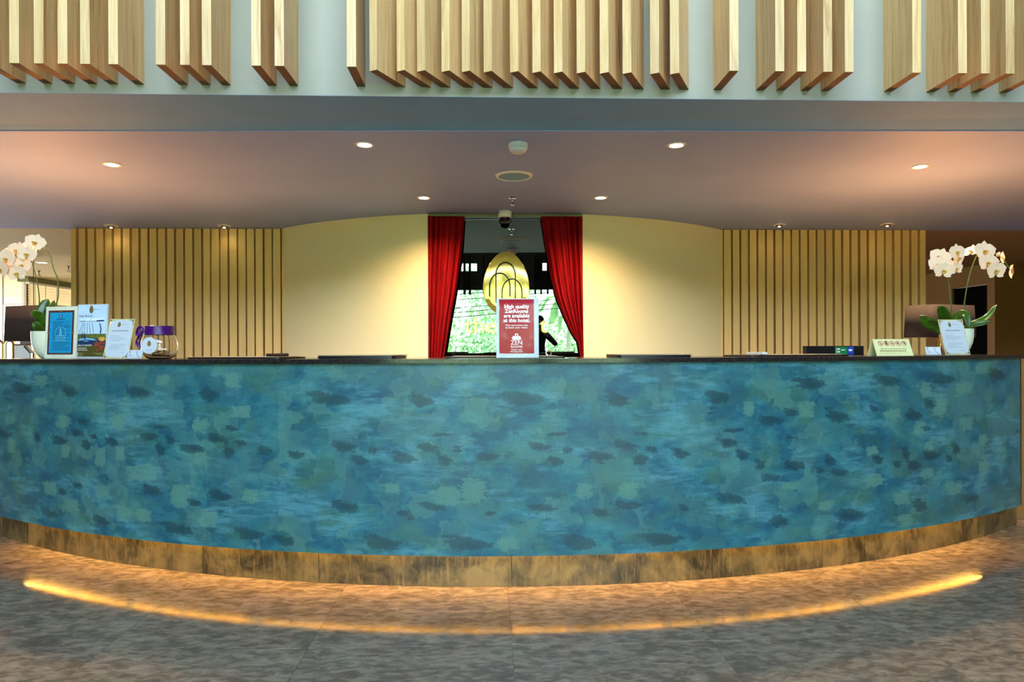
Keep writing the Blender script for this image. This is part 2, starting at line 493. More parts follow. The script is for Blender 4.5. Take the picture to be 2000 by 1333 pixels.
def fin(x, y, rz):
    """fin whose front-face centre is at x, y; it runs back into the wall"""
    global fin_me
    if fin_me is None:
        o = obj('timber_fin', bx(-FIN_W / 2, FIN_W / 2, 0, FIN_D + .006, FIN_Z0, FIN_Z1, bev=.001), [M_fin, M_end], wu); fin_me = o.data
        for p_ in fin_me.polygons:
            if p_.normal.z < -.9: p_.material_index = 1
    else:
        o = bpy.data.objects.new('timber_fin', fin_me); C.objects.link(o); o.parent = wu
    o.location = (x, y, 0); o.rotation_euler = (0, 0, rz); return o


left_f = [(-38, -19), (18, 37), (66, 85), (113, 131), (157, 175), (212, 230), (305, 322), (352, 370), (395, 412), (491, 509), (536, 555), (678, 695)]
right_f = [(1426, 1442), (1515.6, 1531), (1557, 1575), (1609, 1625), (1651, 1667), (1782, 1800), (1871, 1889.5), (1916, 1934), (1965, 1981), (2023, 2041)]
for a, b in left_f + right_f: fin(at((a + b) / 2, 133, YW - FIN_D).x, YW - FIN_D, 0)
TH = math.radians(28)
cen_l = [723, 775.5, 815, 862, 902.5, 946, 997, 1040.5, 1083, 1127, 1173, 1217, 1270, 1311]
cen_r = [735, 789, 829, 878, 917, 959, 1011, 1055, 1097, 1142, 1187, 1232, 1287, 1324]
for a, b in zip(cen_l, cen_r):
    y0 = YW - FIN_D * math.cos(TH) + .012
    fin(at((a + b) / 2, 139, y0).x, y0, -TH)
# soffit (underside of the upper wall) and dropped ceiling
def y_edge(x_): return 3.80 - .0225 * x_          # where soffit and dropped ceiling meet


bm = B(); top = []; bot = []
for x_, y_, z_ in ((-9.4, YW + .0008, ZS - .0012), (9.4, YW + .0008, ZS - .0012), (9.4, y_edge(9.4), ZC + .005), (-9.4, y_edge(-9.4), ZC + .005)):
    bot.append(bm.verts.new((x_, y_, z_))); top.append(bm.verts.new((x_, y_, max(z_ + .0008, ZS - .0004) if y_ < YW + .1 else ZC + .055)))
bm.faces.new(bot[::-1]); bm.faces.new(top)
for k in range(4): bm.faces.new((bot[k], bot[(k + 1) % 4], top[(k + 1) % 4], top[k]))
bmesh.ops.recalc_face_normals(bm, faces=bm.faces)
struct('trim_1', bm, M_soffit, label='slate grey soffit under the upper wall')
bm = B()
P = [(-14, y_edge(-14) + .0005), (14, y_edge(14) + .0005), (14, 6.9), (-14, 6.9)]
lo_ = [bm.verts.new((x_, y_, ZC)) for x_, y_ in P]; hi_ = [bm.verts.new((x_, y_, ZC + .05)) for x_, y_ in P]
bm.faces.new(lo_[::-1]); bm.faces.new(hi_)
for k in range(4): bm.faces.new((lo_[k], lo_[(k + 1) % 4], hi_[(k + 1) % 4], hi_[k]))
box(bm, -4.3, 4.6, 6.9, 18, ZC, ZC + .05); bmesh.ops.recalc_face_normals(bm, faces=bm.faces)
struct('ceiling', bm, M_ceil)
struct('ceiling_left_wing', box(bx(-14, -4.3, 6.9, 8.9, ZC, ZC + .05), -11, -4.3, 8.9, 18, ZC, ZC + .05), plain('light_tinted_tan_ceiling', (206, 194, 152), .55, var=.05, nscale=1), label='left wing ceiling tinted tan for its light')  # same ceiling continued, with the wing's light tint put into its colour
struct('ceiling_right_wing', bx(4.6, 14, 6.9, 18, ZC, ZC + .05), plain('light_tinted_brown_ceiling', (176, 134, 88), .6, var=.05, nscale=1), label='right wing ceiling tinted brown for its warm light')  # brown puts the warm lamp light into the continuing ceiling's colour

# slatted walls behind the counter
Y_SL = 6.86


def slat_wall(name, px_edges, y_top):
    xa = at(px_edges[0][0], y_top, Y_SL).x; xb = at(px_edges[-1][1], y_top, Y_SL).x
    w = struct(name, bx(xa + .004, xb - .004, Y_SL + .045, Y_SL + .14, 0, ZC - .001), M_backing)
    me = None
    for a, b in px_edges:
        x0 = at(a, y_top, Y_SL).x; x1 = at(b, y_top, Y_SL).x
        if me is None:
            o = obj('slat', bx(-.5, .5, 0, .05, .002, ZC - .004), M_slat, w); me = o.data
        else:
            o = bpy.data.objects.new('slat', me); C.objects.link(o); o.parent = w
        o.location = ((x0 + x1) / 2, Y_SL, 0); o.scale = (x1 - x0, 1, 1)
    return w


L_ed = [(75, 112), (135, 185), (205, 255), (273, 325), (343, 393), (412, 463), (482, 533), (552, 602), (620, 672), (690, 742), (757, 810), (827, 880), (897, 952), (967, 1022), (1038, 1092), (1108, 1160), (1173, 1230), (1243, 1298), (1313, 1370), (1383, 1438), (1450, 1505), (1518, 1572), (1588, 1643), (1655, 1710), (1723, 1745)]
L_ed = [(120 + a / 4, 120 + b / 4) for a, b in L_ed]
R_ed = [(108, 127), (137, 193), (207, 258), (273, 325), (340, 391), (405, 458), (472, 523), (540, 591), (605, 657), (670, 722), (737, 788), (803, 854), (868, 920), (935, 985), (1003, 1053), (1070, 1117), (1135, 1183), (1203, 1252), (1270, 1317), (1335, 1387), (1402, 1450), (1470, 1517), (1535, 1585), (1603, 1650), (1670, 1712)]
R_ed = [(1380 + a / 4, 1380 + b / 4) for a, b in R_ed]
wl_ = slat_wall('wall_left', L_ed, 560); wr_ = slat_wall('wall_right', R_ed, 560)
wl_['label'] = 'timber slat wall left of the curved cream wall'; wr_['label'] = 'timber slat wall right of the curved cream wall'

# curved cream walls either side of the mirror niche
xL0, xL1 = at(556, 560, Y_SL).x, at(836, 560, 6.1).x
xR0, xR1 = at(1138, 560, 6.1).x, at(1407, 560, Y_SL).x
XM = (xL1 + xR0) / 2; RC = 3.5; YCC = 6.1 + math.sqrt(RC ** 2 - ((xR0 - xL1) / 2) ** 2)


def curved_wall(name, xa, xb, lab):
    bm = B(); rows = []; n = 28
    a0 = math.asin((xa - XM) / RC); a1 = math.asin((xb - XM) / RC)
    for i in range(n + 1):
        a = a0 + (a1 - a0) * i / n; row = []
        for R in (RC, RC - .12):
            for z in (0, ZC - .001): row.append(bm.verts.new((XM + R * math.sin(a), YCC - R * math.cos(a), z)))
        rows.append(row)
    for p, q in zip(rows, rows[1:]):
        for i, j in ((0, 1), (1, 3), (3, 2), (2, 0)): bm.faces.new((p[i], p[j], q[j], q[i]))
    for r in (rows[0], rows[-1]): bm.faces.new((r[0], r[1], r[3], r[2]))
    bmesh.ops.recalc_face_normals(bm, faces=bm.faces)
    return struct(name, bm, M_cream, smooth=True, label=lab)


curved_wall('wall_center_left', xL0, xL1, 'curved cream wall left of the mirror')
curved_wall('wall_center_right', xR0, xR1, 'curved cream wall right of the mirror')
# niche: back board behind the mirror and head rail
struct('wall_back', bx(xL1 - .02, xR0 + .02, 6.36, 6.44, 0, ZC - .002), M_brown, label='board behind the mirror')
struct('trim_2', bx(xL1 + .002, xR0 - .002, 6.09, 6.125, ZC - .034, ZC - .002, bev=.002), plain('bronze_rail', (116, 104, 70), .35, .5), label='bronze curtain rail over the mirror')
struct('trim_3', bx(xL1 + .001, xL1 + .012, 6.085, 6.12, 0, ZC - .035), M_black, label='dark edge strip left of the mirror')
struct('trim_4', bx(xR0 - .012, xR0 - .001, 6.085, 6.12, 0, ZC - .035), M_black, label='dark edge strip right of the mirror')

# left wing: window wall with blinds, glass partition, far wall, side opened up to add daylight
XWL = -7.66; YW0 = 11.3
struct('wall_wing_left', box(bx(XWL - .1, XWL, YW0, 14.5, 0, .35), XWL - .1, XWL, 14.4, 14.5, .351, ZC - .09), M_pale, label='low sill wall under the blinds of the left wing')
struct('wall_far_left', bx(-13.5, -3, 15.3, 15.4, 0, 2.2), M_pale, label='pale end wall of the left wing')
struct('trim_5', bx(-13.5, -3, 15.0, 15.3, 2.2, ZC - .001), plain('salmon_beam_paint', (226, 184, 158), .7), label='salmon beam across the end of the left wing')
struct('trim_6', bx(-13.5, -3, 15.22, 15.29, 2.08, 2.19), M_white, label='white strip painting in the lit cove below the salmon beam')  # white colour stands for the light in the cove
struct('trim_7', bx(XWL - .13, XWL + .05, YW0 - .02, 14.5, ZC - .085, ZC - .001), plain('olive_pelmet', (110, 108, 50), .6), label='olive pelmet above the window blinds')
struct('wall_side_left', bx(-9.6, -9.5, -3.9, 8.9, 0, 6.2), M_lobbywall)
struct('wall_side_right', bx(9.5, 9.6, -3.9, 9.4, 0, 6.2), M_brown)
# right wing
XWR = 7.37
rw = bx(XWR, XWR + .1, 10.35, 15, 0, ZC - .001); box(rw, XWR, XWR + .1, 9.6, 10.35, 2.08, ZC - .001)
struct('wall_wing_right', rw, M_brown, label='brown side wall of the right wing')
struct('wall_front_right', bx(XWR, 9.6, 9.45, 9.6, 0, ZC - .001), M_brown, label='brown wall right of the dark doorway')
struct('wall_far_right', bx(2.5, 9.6, 15, 15.1, 0, ZC - .001), M_brown, label='brown end wall of the right wing')
dr = struct('doorway_dark', bx(XWR + .03, XWR + .08, 9.61, 10.34, .01, 2.07), M_dark, label='black sheet standing in for the dark doorway in the brown side wall')  # black sheet paints the darkness inside an open doorway
obj('door_handle', tube(B(), [(XWR + .03, 9.7, 1.0), (XWR - .02, 9.7, 1.0), (XWR - .02, 9.82, 1.0)], .009), M_chrome, dr)

# lobby behind the camera (seen in the mirror): roof, finned front, terrace
struct('ceiling_lobby', bx(-9.6, 9.6, -4.05, YW + .2, 6.2, 6.3), M_lobbywall, label='high ceiling of the lobby')
wf = B()
for s_ in (-1, 1): box(wf, min(s_ * 3.3, s_ * 9.6), max(s_ * 3.3, s_ * 9.6), -4.0, -3.9, 0, 2.6); box(wf, min(s_ * 4.6, s_ * 9.6), max(s_ * 4.6, s_ * 9.6), -4.0, -3.9, 3.42, 6.2)  # unseen piers and clerestory opening, added to shape the daylight
box(wf, -9.6, 9.6, -4.0, -3.9, 2.6, 3.06); box(wf, -9.6, 9.6, -4.0, -3.9, 3.25, 3.8)
for xa, xb in ((-9.6, -1.5), (-.85, .75), (1.2, 9.6)): box(wf, xa, xb, -4.0, -3.9, 3.06, 3.25)
wf = struct('wall_front', wf, plain('backlit_dark_front_wall', (70, 74, 76), .7), label='lobby front wall seen in the mirror, darkened for its backlit shade')  # dark colour paints in the shade of the backlit inner face
me = None; x = -6.0
while x < 6.0:
    if me is None:
        o = obj('timber_fin', bx(-.022, .022, 0, .2, 2.48, 3.4), M_backing, wf); me = o.data  # dark wood tone carries the fins' backlit shade
    else:
        o = bpy.data.objects.new('timber_fin', me); C.objects.link(o); o.parent = wf
    o.location = (x, -3.899, 0); x += random.choice((.13, .14, .16, .16, .34))
struct('ground_outside', bx(-60, 40, -60, -3.9, -.1, -.01), M_paving)
struct('ground_outside_left', bx(-60, -12, -3.9, 40, -.1, -.01), M_paving)  # unseen ground added to bounce sunlight into the left wing

# ================================================================== RECEPTION COUNTER
R_P, R_K, R_T = 5.675, 5.565, 5.70
ZP0, ZP1, ZT = .18, 1.07, 1.09
A_R = math.radians(31.7); A_K = math.radians(34.6); A_L = -math.asin((3.2 + CC.x) / R_P)
ct = thing('reception_counter', 'long curved reception counter clad in brushed teal blue wallcovering above a bronze kick plate', 'counter', (CC.x, CC.y - R_P, 0))
obj('body', arc_slab(5.2, R_K - .012, .0, ZP1 - .001, A_L + .004, A_K - .004, 60), M_dark, ct, world=True)
obj('overhang', arc_slab(R_K - .012, R_P - .02, ZP0 + .055, ZP1 - .002, A_L + .002, A_R - .002, 60), M_dark, ct, world=True)
# printed smudges and sage patches: (x, y, w, h) read on the panel
Z5 = [(90, 165, 80, 40), (280, 175, 60, 40), (555, 180, 90, 40), (835, 190, 65, 50), (1320, 205, 140, 45), (340, 295, 50, 15), (640, 315, 50, 15), (925, 320, 50, 15), (305, 340, 50, 25), (375, 355, 30, 20), (595, 355, 60, 30), (680, 370, 35, 25), (865, 362, 70, 30), (960, 380, 40, 25), (1375, 395, 80, 30), (235, 370, 60, 35), (345, 385, 30, 45), (450, 378, 45, 30), (640, 405, 35, 45), (770, 402, 90, 35), (915, 415, 40, 45), (1060, 408, 60, 35), (1180, 430, 60, 30), (310, 550, 50, 30), (250, 575, 30, 30), (610, 570, 70, 35), (880, 590, 80, 40), (780, 620, 60, 25), (1390, 640, 100, 40), (410, 695, 60, 35), (710, 725, 110, 45), (1000, 745, 110, 40), (1140, 770, 80, 35), (200, 660, 60, 30), (20, 345, 40, 30), (150, 360, 25, 40)]
Z6 = [(355, 212, 85, 50), (760, 205, 150, 50), (1140, 208, 80, 50), (120, 352, 60, 12), (440, 350, 90, 12), (900, 347, 80, 12), (1240, 345, 70, 12), (50, 395, 80, 35), (160, 410, 40, 25), (385, 398, 80, 35), (497, 408, 45, 25), (825, 395, 80, 30), (938, 407, 40, 25), (1170, 390, 80, 35), (1275, 405, 40, 25), (110, 450, 55, 40), (285, 440, 90, 40), (447, 450, 55, 40), (617, 435, 70, 30), (887, 450, 55, 40), (1065, 435, 90, 40), (1228, 445, 55, 40), (400, 635, 90, 30), (280, 660, 45, 25), (310, 678, 30, 20), (840, 640, 100, 30), (1180, 630, 100, 30), (1070, 658, 60, 30), (630, 660, 40, 20), (210, 780, 130, 50), (540, 782, 160, 50), (990, 778, 130, 50), (1320, 765, 140, 45)]
Z7 = [(580, 143, 110, 45), (890, 130, 90, 40), (1110, 125, 80, 40), (215, 198, 90, 40), (1330, 110, 60, 40), (270, 330, 70, 15), (500, 355, 50, 15), (1045, 322, 40, 15), (255, 378, 75, 30), (420, 290, 90, 35), (690, 275, 80, 45), (505, 258, 60, 25), (990, 270, 60, 40), (1055, 225, 40, 35), (835, 245, 30, 20), (65, 423, 60, 30), (310, 428, 45, 40), (380, 468, 40, 40), (515, 470, 75, 35), (655, 450, 40, 40), (615, 490, 30, 25), (700, 497, 65, 30), (425, 518, 70, 30), (850, 450, 45, 35), (925, 465, 30, 30), (960, 425, 30, 40), (1060, 430, 65, 30), (995, 470, 50, 30), (1130, 440, 25, 30), (1160, 405, 30, 40), (265, 605, 100, 40), (75, 640, 35, 25), (1020, 630, 50, 45), (455, 690, 65, 45), (750, 668, 110, 40), (1220, 600, 60, 30)]
G5 = [(160, 130, 50, 50), (250, 295, 50, 45), (470, 295, 55, 60), (800, 310, 60, 60), (800, 440, 50, 60), (480, 420, 35, 50), (260, 410, 30, 50), (560, 500, 110, 60), (200, 560, 50, 50), (720, 590, 70, 80), (830, 680, 70, 60), (410, 570, 50, 50), (280, 630, 60, 50), (165, 215, 50, 30), (380, 225, 60, 30), (925, 130, 60, 60), (650, 130, 50, 50), (500, 660, 60, 50), (570, 670, 60, 50), (40, 280, 40, 40), (45, 390, 30, 50), (400, 440, 40, 60), (1000, 590, 60, 50), (960, 250, 70, 50)]
G6 = [(560, 570, 90, 100), (460, 590, 100, 70), (1000, 570, 60, 60), (1180, 570, 70, 60), (700, 780, 80, 50), (240, 560, 60, 40)]
G7 = [(560, 250, 60, 60), (825, 410, 40, 40), (830, 530, 60, 50), (1045, 500, 50, 35), (905, 265, 60, 40), (1015, 320, 50, 50), (1050, 390, 30, 45), (1095, 235, 50, 60), (640, 630, 60, 40), (940, 600, 60, 50), (500, 550, 60, 30), (1200, 300, 50, 50), (1265, 365, 30, 45), (1270, 470, 40, 50), (1150, 560, 60, 50), (1190, 160, 60, 50), (1260, 80, 50, 40), (1040, 170, 40, 60), (960, 690, 50, 50), (330, 240, 40, 60)]


def on_panel(px, py):
    """where the printed mark sits on the counter's cylinder: (arc length, height)"""
    d = ray(px, py); o = Vector((0, 0, HC)); R = R_P
    a = d.x ** 2 + d.y ** 2; b = 2 * (d.x * (o.x - CC.x) + d.y * (o.y - CC.y)); c = (o.x - CC.x) ** 2 + (o.y - CC.y) ** 2 - R * R
    q = b * b - 4 * a * c
    if q < 0: return None
    t_ = (-b - math.sqrt(q)) / (2 * a); p = o + d * t_
    return R * math.atan2(p.x - CC.x, CC.y - p.y), p.z


def marks(lists):
    out = []
    for off, L in lists:
        for x, y, w, h in L:
            px, py = off + x / 2.041, 680 + y / 2.041
            a = on_panel(px, py); b = on_panel(px + 5, py); c = on_panel(px, py + 5)
            if not (a and b and c): continue
            out.append((a[0], a[1], max(.012, w / 2.041 / 2 * (b[0] - a[0]) / 5), max(.006, h / 2.041 / 2 * (a[1] - c[1]) / 5)))
    return np.array(out)


SM = marks(((0, Z5), (650, Z6), (1300, Z7))); SG = marks(((0, G5), (650, G6), (1300, G7)))
SEAM = [A_L, ang_of(541, 900, R_P, .65) if False else on_panel(541, 900)[0] / R_P, on_panel(1476, 900)[0] / R_P, A_R]


def field(s, z, K, box_):
    u = np.clip((s[:, None] - K[None, :, 0]) / K[None, :, 2], -2.2, 2.2); v = (z[:, None] - K[None, :, 1]) / K[None, :, 3]
    d = np.maximum(abs(u), abs(v)) * .6 + .4 * np.hypot(u, v) if box_ else np.hypot(u + .25 * v, v * (1 + .35 * u))
    return np.clip(1.0 - .5 * d, 0, 1).max(1) if len(K) else np.zeros(len(s))


for k, (a0, a1) in enumerate(zip(SEAM, SEAM[1:])):
    g = .00007; a0 += g; a1 -= g
    n = int((a1 - a0) * R_P / .014); m_ = 62
    bm = B(); grid = []; ss = []; zz = []
    for i in range(n + 1):
        a = a0 + (a1 - a0) * i / n; row = []
        for j in range(m_ + 1):
            z = ZP0 + (ZP1 - ZP0 - .001) * j / m_; row.append(bm.verts.new(arc_pt(R_P, a, z))); ss.append(a * R_P); zz.append(z)
        grid.append(row)
    for i in range(n):
        for j in range(m_): bm.faces.new((grid[i][j], grid[i + 1][j], grid[i + 1][j + 1], grid[i][j + 1]))
    nf = len(ss)
    back = []
    for i in range(n + 1):          # back skin, bottom and top edges
        a = a0 + (a1 - a0) * i / n
        back.append([bm.verts.new(arc_pt(R_P - .018, a, z)) for z in (ZP0, ZP1 - .001)]); ss += [a * R_P] * 2; zz += [ZP0, ZP1]
    for i in range(n):
        bm.faces.new((back[i][0], back[i][1], back[i + 1][1], back[i + 1][0]))
        bm.faces.new((grid[i][0], back[i][0], back[i + 1][0], grid[i + 1][0]))
        bm.faces.new((grid[i][m_], grid[i + 1][m_], back[i + 1][1], back[i][1]))
    for i in (0, n): bm.faces.new([grid[i][j] for j in range(m_ + 1)] + [back[i][1], back[i][0]])
    ss = np.array(ss); zz = np.array(zz)
    o = obj('front_panel', bm, M_panel, ct, world=True)
    A = o.data.attributes.new('smudge', 'FLOAT', 'POINT'); A.data.foreach_set('value', field(ss, zz, SM, False).astype(np.float32))
    A = o.data.attributes.new('sage', 'FLOAT', 'POINT'); A.data.foreach_set('value', field(ss, zz, SG, True).astype(np.float32))
    A = o.data.attributes.new('sheet', 'FLOAT_VECTOR', 'POINT'); A.data.foreach_set('vector', np.c_[ss, zz, np.zeros(len(ss))].astype(np.float32).ravel())
    o.data.shade_smooth(); o.data.set_sharp_from_angle(angle=math.radians(40))
kx = [(37, 1068), (392, 1123), (620, 1141), (1000, 1148), (1397, 1135), (1615, 1113), (1908, 1052)]
ka = [A_L] + [ang_of(x_, y_, R_K, 0) for x_, y_ in kx] + [A_K]
for a0, a1 in zip(ka, ka[1:]):
    obj('kick_plate', arc_slab(R_K - .011, R_K, .001, ZP0 + .05, a0 + .0002, a1 - .0002, max(3, int((a1 - a0) * R_K / .06))), M_kick, ct, world=True, smooth=True)
A_E0, A_E1 = ang_of(37, 1068, R_K, 0), ang_of(1908, 1052, R_K, 0)
obj('led_strip', arc_slab(R_K + .004, R_K + .016, ZP0 + .048, ZP0 + .054, A_E0, A_E1, 50), M_led, ct, world=True)
e_a = A_R + .0016
obj('end_trim', bx(-.004, .004, -.004, .03, ZP0, ZP1 - .002), M_brass, ct).location = Vector((CC.x + (R_P - .004) * math.sin(e_a), CC.y - (R_P - .004) * math.cos(e_a), 0)) - ct.location
obj('countertop', arc_slab(5.13, R_T, ZP1, ZT, A_L - .006, A_R + .006, 70), M_top, ct, world=True, smooth=True)['label'] = 'polished black granite top'
# brown return panel beyond the right end of the counter
rp = thing('return_panel', 'low brown return panel beyond the right end of the teal counter', 'panel', (3.62, 4.28, 0))
obj('board', bx(-.21, .75, 0, .05, 0, 1.06, bev=.003), M_brown, rp)
obj('top_rail', bx(-.21, .75, -.005, .055, 1.0605, 1.075, bev=.002), M_leather, rp)
# LED light under the counter lip
NSEG = 26
for i in range(NSEG):
    a = A_E0 + (A_E1 - A_E0) * (i + .5) / NSEG; L = (A_E1 - A_E0) * R_P / NSEG
    area_light('led_light', arc_pt(R_K + .021, a, ZP0 + .046), (math.radians(24), 0, a), L, .006, .38, (1, .62, .13))

# ================================================================== CEILING FIXTURES
def ceil_xy(px, py, z=ZC): p = atz(px, py, z); return p.x, p.y


def spot(loc, power, color, size, blend=.6, rot=(0, 0, 0), rad=.03):
    d = bpy.data.lights.new('lamp_light', 'SPOT'); d.energy = power; d.color = color; d.spot_size = math.radians(size); d.spot_blend = blend; d.shadow_soft_size = rad
    o = bpy.data.objects.new('lamp_light', d); C.objects.link(o); o.location = loc; o.rotation_euler = rot; return o


def downlight(px, py, label, group, lit=M_lamp_on, r=.052):
    x_, y_ = ceil_xy(px, py)
    d = thing('downlight', label, 'ceiling light', (x_, y_, ZC), group=group)
    obj('trim_ring', lathe(B(), [(r * .78, .0), (r * .80, -.006), (r * 1.1, -.005), (r * 1.12, -.0005)], 28), M_white, d, smooth=True)
    obj('lamp_face', lathe(B(), [(0, -.003), (r * .77, -.003), (r * .77, -.0005), (0, -.0005)], 24), lit, d)
    return d


WARM = (1, .72, .40)
dl = [((219, 321), 'lit round downlight at the left end of the ceiling above the counter'), ((712, 282), 'lit round downlight near the soffit, left of the smoke detector'), ((828, 386), 'lit round downlight above the left curtain'), ((1173, 386), 'lit round downlight above the right curtain'), ((1321, 283), 'lit round downlight near the soffit, right of the smoke detector'), ((1797, 325), 'lit round downlight at the right end of the ceiling above the counter')]
for (px, py), lab in dl:
    o = downlight(px, py, lab, 'lit downlights in the dropped ceiling')
    near = py < 360
    spot((o.location.x, o.location.y, ZC - .012), (130 if px < 300 or px > 1700 else 22) if near else 88, WARM, 150, 1)
for (px, py), lab in (((82, 513), 'pale downlight in the left wing ceiling, behind the orchid stems'), ((55, 563), 'pale downlight farthest back in the left wing ceiling')):
    o = downlight(px, py, lab, 'downlights in the left wing', M_lamp_day, .075)
    spot((o.location.x, o.location.y, ZC - .012), 120, (1, .86, .66), 150, 1)
gm = [((217, 441), 'small gimbal spotlight over the left slat wall, nearer its outer end'), ((438, 441), 'small gimbal spotlight over the left slat wall, nearer the cream wall'), ((1522, 439), 'small gimbal spotlight over the right slat wall, nearer the cream wall'), ((1733, 438), 'small gimbal spotlight over the right slat wall, nearer its outer end')]
for (px, py), lab in gm:
    x_, y_ = ceil_xy(px, py)
    g = thing('gimbal_spotlight', lab, 'ceiling light', (x_, y_, ZC), group='gimbal spotlights over the slat walls')
    obj('trim_ring', lathe(B(), [(.038, -.0005), (.04, -.008), (.062, -.007), (.064, -.0005)], 24), M_white, g, smooth=True)
    obj('lamp_head', lathe(B(), [(.034, -.001), (.034, -.012), (.022, -.018), (0, -.018)], 20), plain('dark_lamp_head', (90, 80, 66), .4), g, smooth=True)
    obj('bulb', lathe(B(), [(0.011, -.0185), (.011, -.023), (0, -.025)], 12), M_gimbal, g, smooth=True)
    spot((x_, y_ - .02, ZC - .04), .5, (1, .74, .36), 130, .8, (math.radians(18), 0, 0))
# smoke detector
x_, y_ = ceil_xy(1012, 281)
M_cool = plain('cool_white_plastic', (214, 226, 246), .45, var=.02)
d = thing('smoke_detector', 'white round smoke detector on the ceiling nearest the soffit', 'smoke detector', (x_, y_, ZC))
obj('base', lathe(B(), [(0, -.0005), (.058, -.0005), (.06, -.028), (.056, -.03), (0, -.03)], 28), M_cool, d, smooth=True)
obj('sensor_cap', lathe(B(), [(.05, -.0305), (.05, -.045), (.036, -.056), (0, -.058)], 28), M_cool, d, smooth=True)
# speaker
x_, y_ = ceil_xy(1004, 343)
d = thing('ceiling_speaker', 'large round flush ceiling speaker with blue grey grille', 'speaker', (x_, y_, ZC))
obj('trim_ring', lathe(B(), [(.112, -.0005), (.114, -.012), (.128, -.010), (.134, -.0005)], 40), M_white, d, smooth=True)
obj('grille', lathe(B(), [(.1115, -.0005), (.1115, -.008), (0, -.011)], 40), M_grille, d, smooth=True)
# sprinkler
x_, y_ = ceil_xy(1001, 386)
d = thing('sprinkler', 'small chrome fire sprinkler between the ceiling speaker and the dome camera', 'sprinkler', (x_, y_, ZC))
obj('escutcheon', lathe(B(), [(0, -.0005), (.036, -.0005), (.032, -.008), (.012, -.010), (0, -.010)], 24), M_chrome, d, smooth=True)
bm = B(); lathe(bm, [(.010, -.0105), (.010, -.03), (0, -.03)], 14); tube(bm, [(.009, 0, -.028), (.013, 0, -.045), (.004, 0, -.06)], .003); tube(bm, [(-.009, 0, -.028), (-.013, 0, -.045), (-.004, 0, -.06)], .003)
obj('frame', bm, M_chrome, d, smooth=True)
obj('deflector', lathe(B(), [(0, -.0605), (.016, -.0605), (.016, -.063), (0, -.063)], 16), M_chrome, d)
obj('bulb', lathe(B(), [(0, -.031), (.004, -.036), (.004, -.054), (0, -.06)], 10), plain('red_bulb_liquid', (170, 40, 30), .2), d, smooth=True)
# dome camera
x_, y_ = ceil_xy(986, 415.5)
d = thing('dome_camera', 'white dome security camera on the ceiling before the mirror', 'security camera', (x_, y_ - .05, ZC))
obj('housing', lathe(B(), [(0, -.0005), (.06, -.0005), (.062, -.045), (.056, -.055), (0, -.055)], 30), M_white, d, smooth=True)
obj('dome', lathe(B(), [(.048, -.0555)] + [(.048 * math.cos(k * PI / 16), -.0555 - .048 * math.sin(k * PI / 16)) for k in range(1, 8)] + [(0, -.1035)], 28), plain('smoked_dome', (20, 18, 18), .06), d, smooth=True)
obj('dome_ring', lathe(B(), [(.0485, -.0552), (.0515, -.0552), (.0515, -.062), (.0485, -.062)], 30), M_chrome, d, smooth=True)
# small lamp heads in the left wing
for (px, py), lab in (((134, 524), 'small wall washer spotlight beside the left slat wall edge'), ((76, 533), 'small wall washer spotlight beside the orchid stem')):
    x_, y_ = ceil_xy(px, py - 4)
    d = thing('track_spotlight', lab, 'spotlight', (x_, y_, ZC), group='small spotlights over the blinds')
    obj('stem', lathe(B(), [(0, -.0005), (.02, -.0005), (.02, -.01), (.006, -.012), (.006, -.05), (0, -.05)], 12), M_black, d)
    obj('lamp_head', lathe(B(), [(0, -.0505), (.024, -.0505), (.03, -.1), (0, -.1)], 14), M_chrome, d, smooth=True)

# ================================================================== MIRROR, CURTAINS, LOGO
MY = 6.15; MYAW = math.radians(1.6)
mt = thing('wall_mirror', 'tall mirror between the red curtains reflecting the garden', 'mirror', (XM, MY, 0), (0, 0, -MYAW))
hw = (xR0 - xL1) / 2 - .014
obj('mirror_pane', bx(-hw, hw, 0, .008, .72, ZC - .04), M_mirror, mt)
obj('bottom_ledge', bx(-hw, hw, -.03, .02, .69, .7195), M_white, mt)


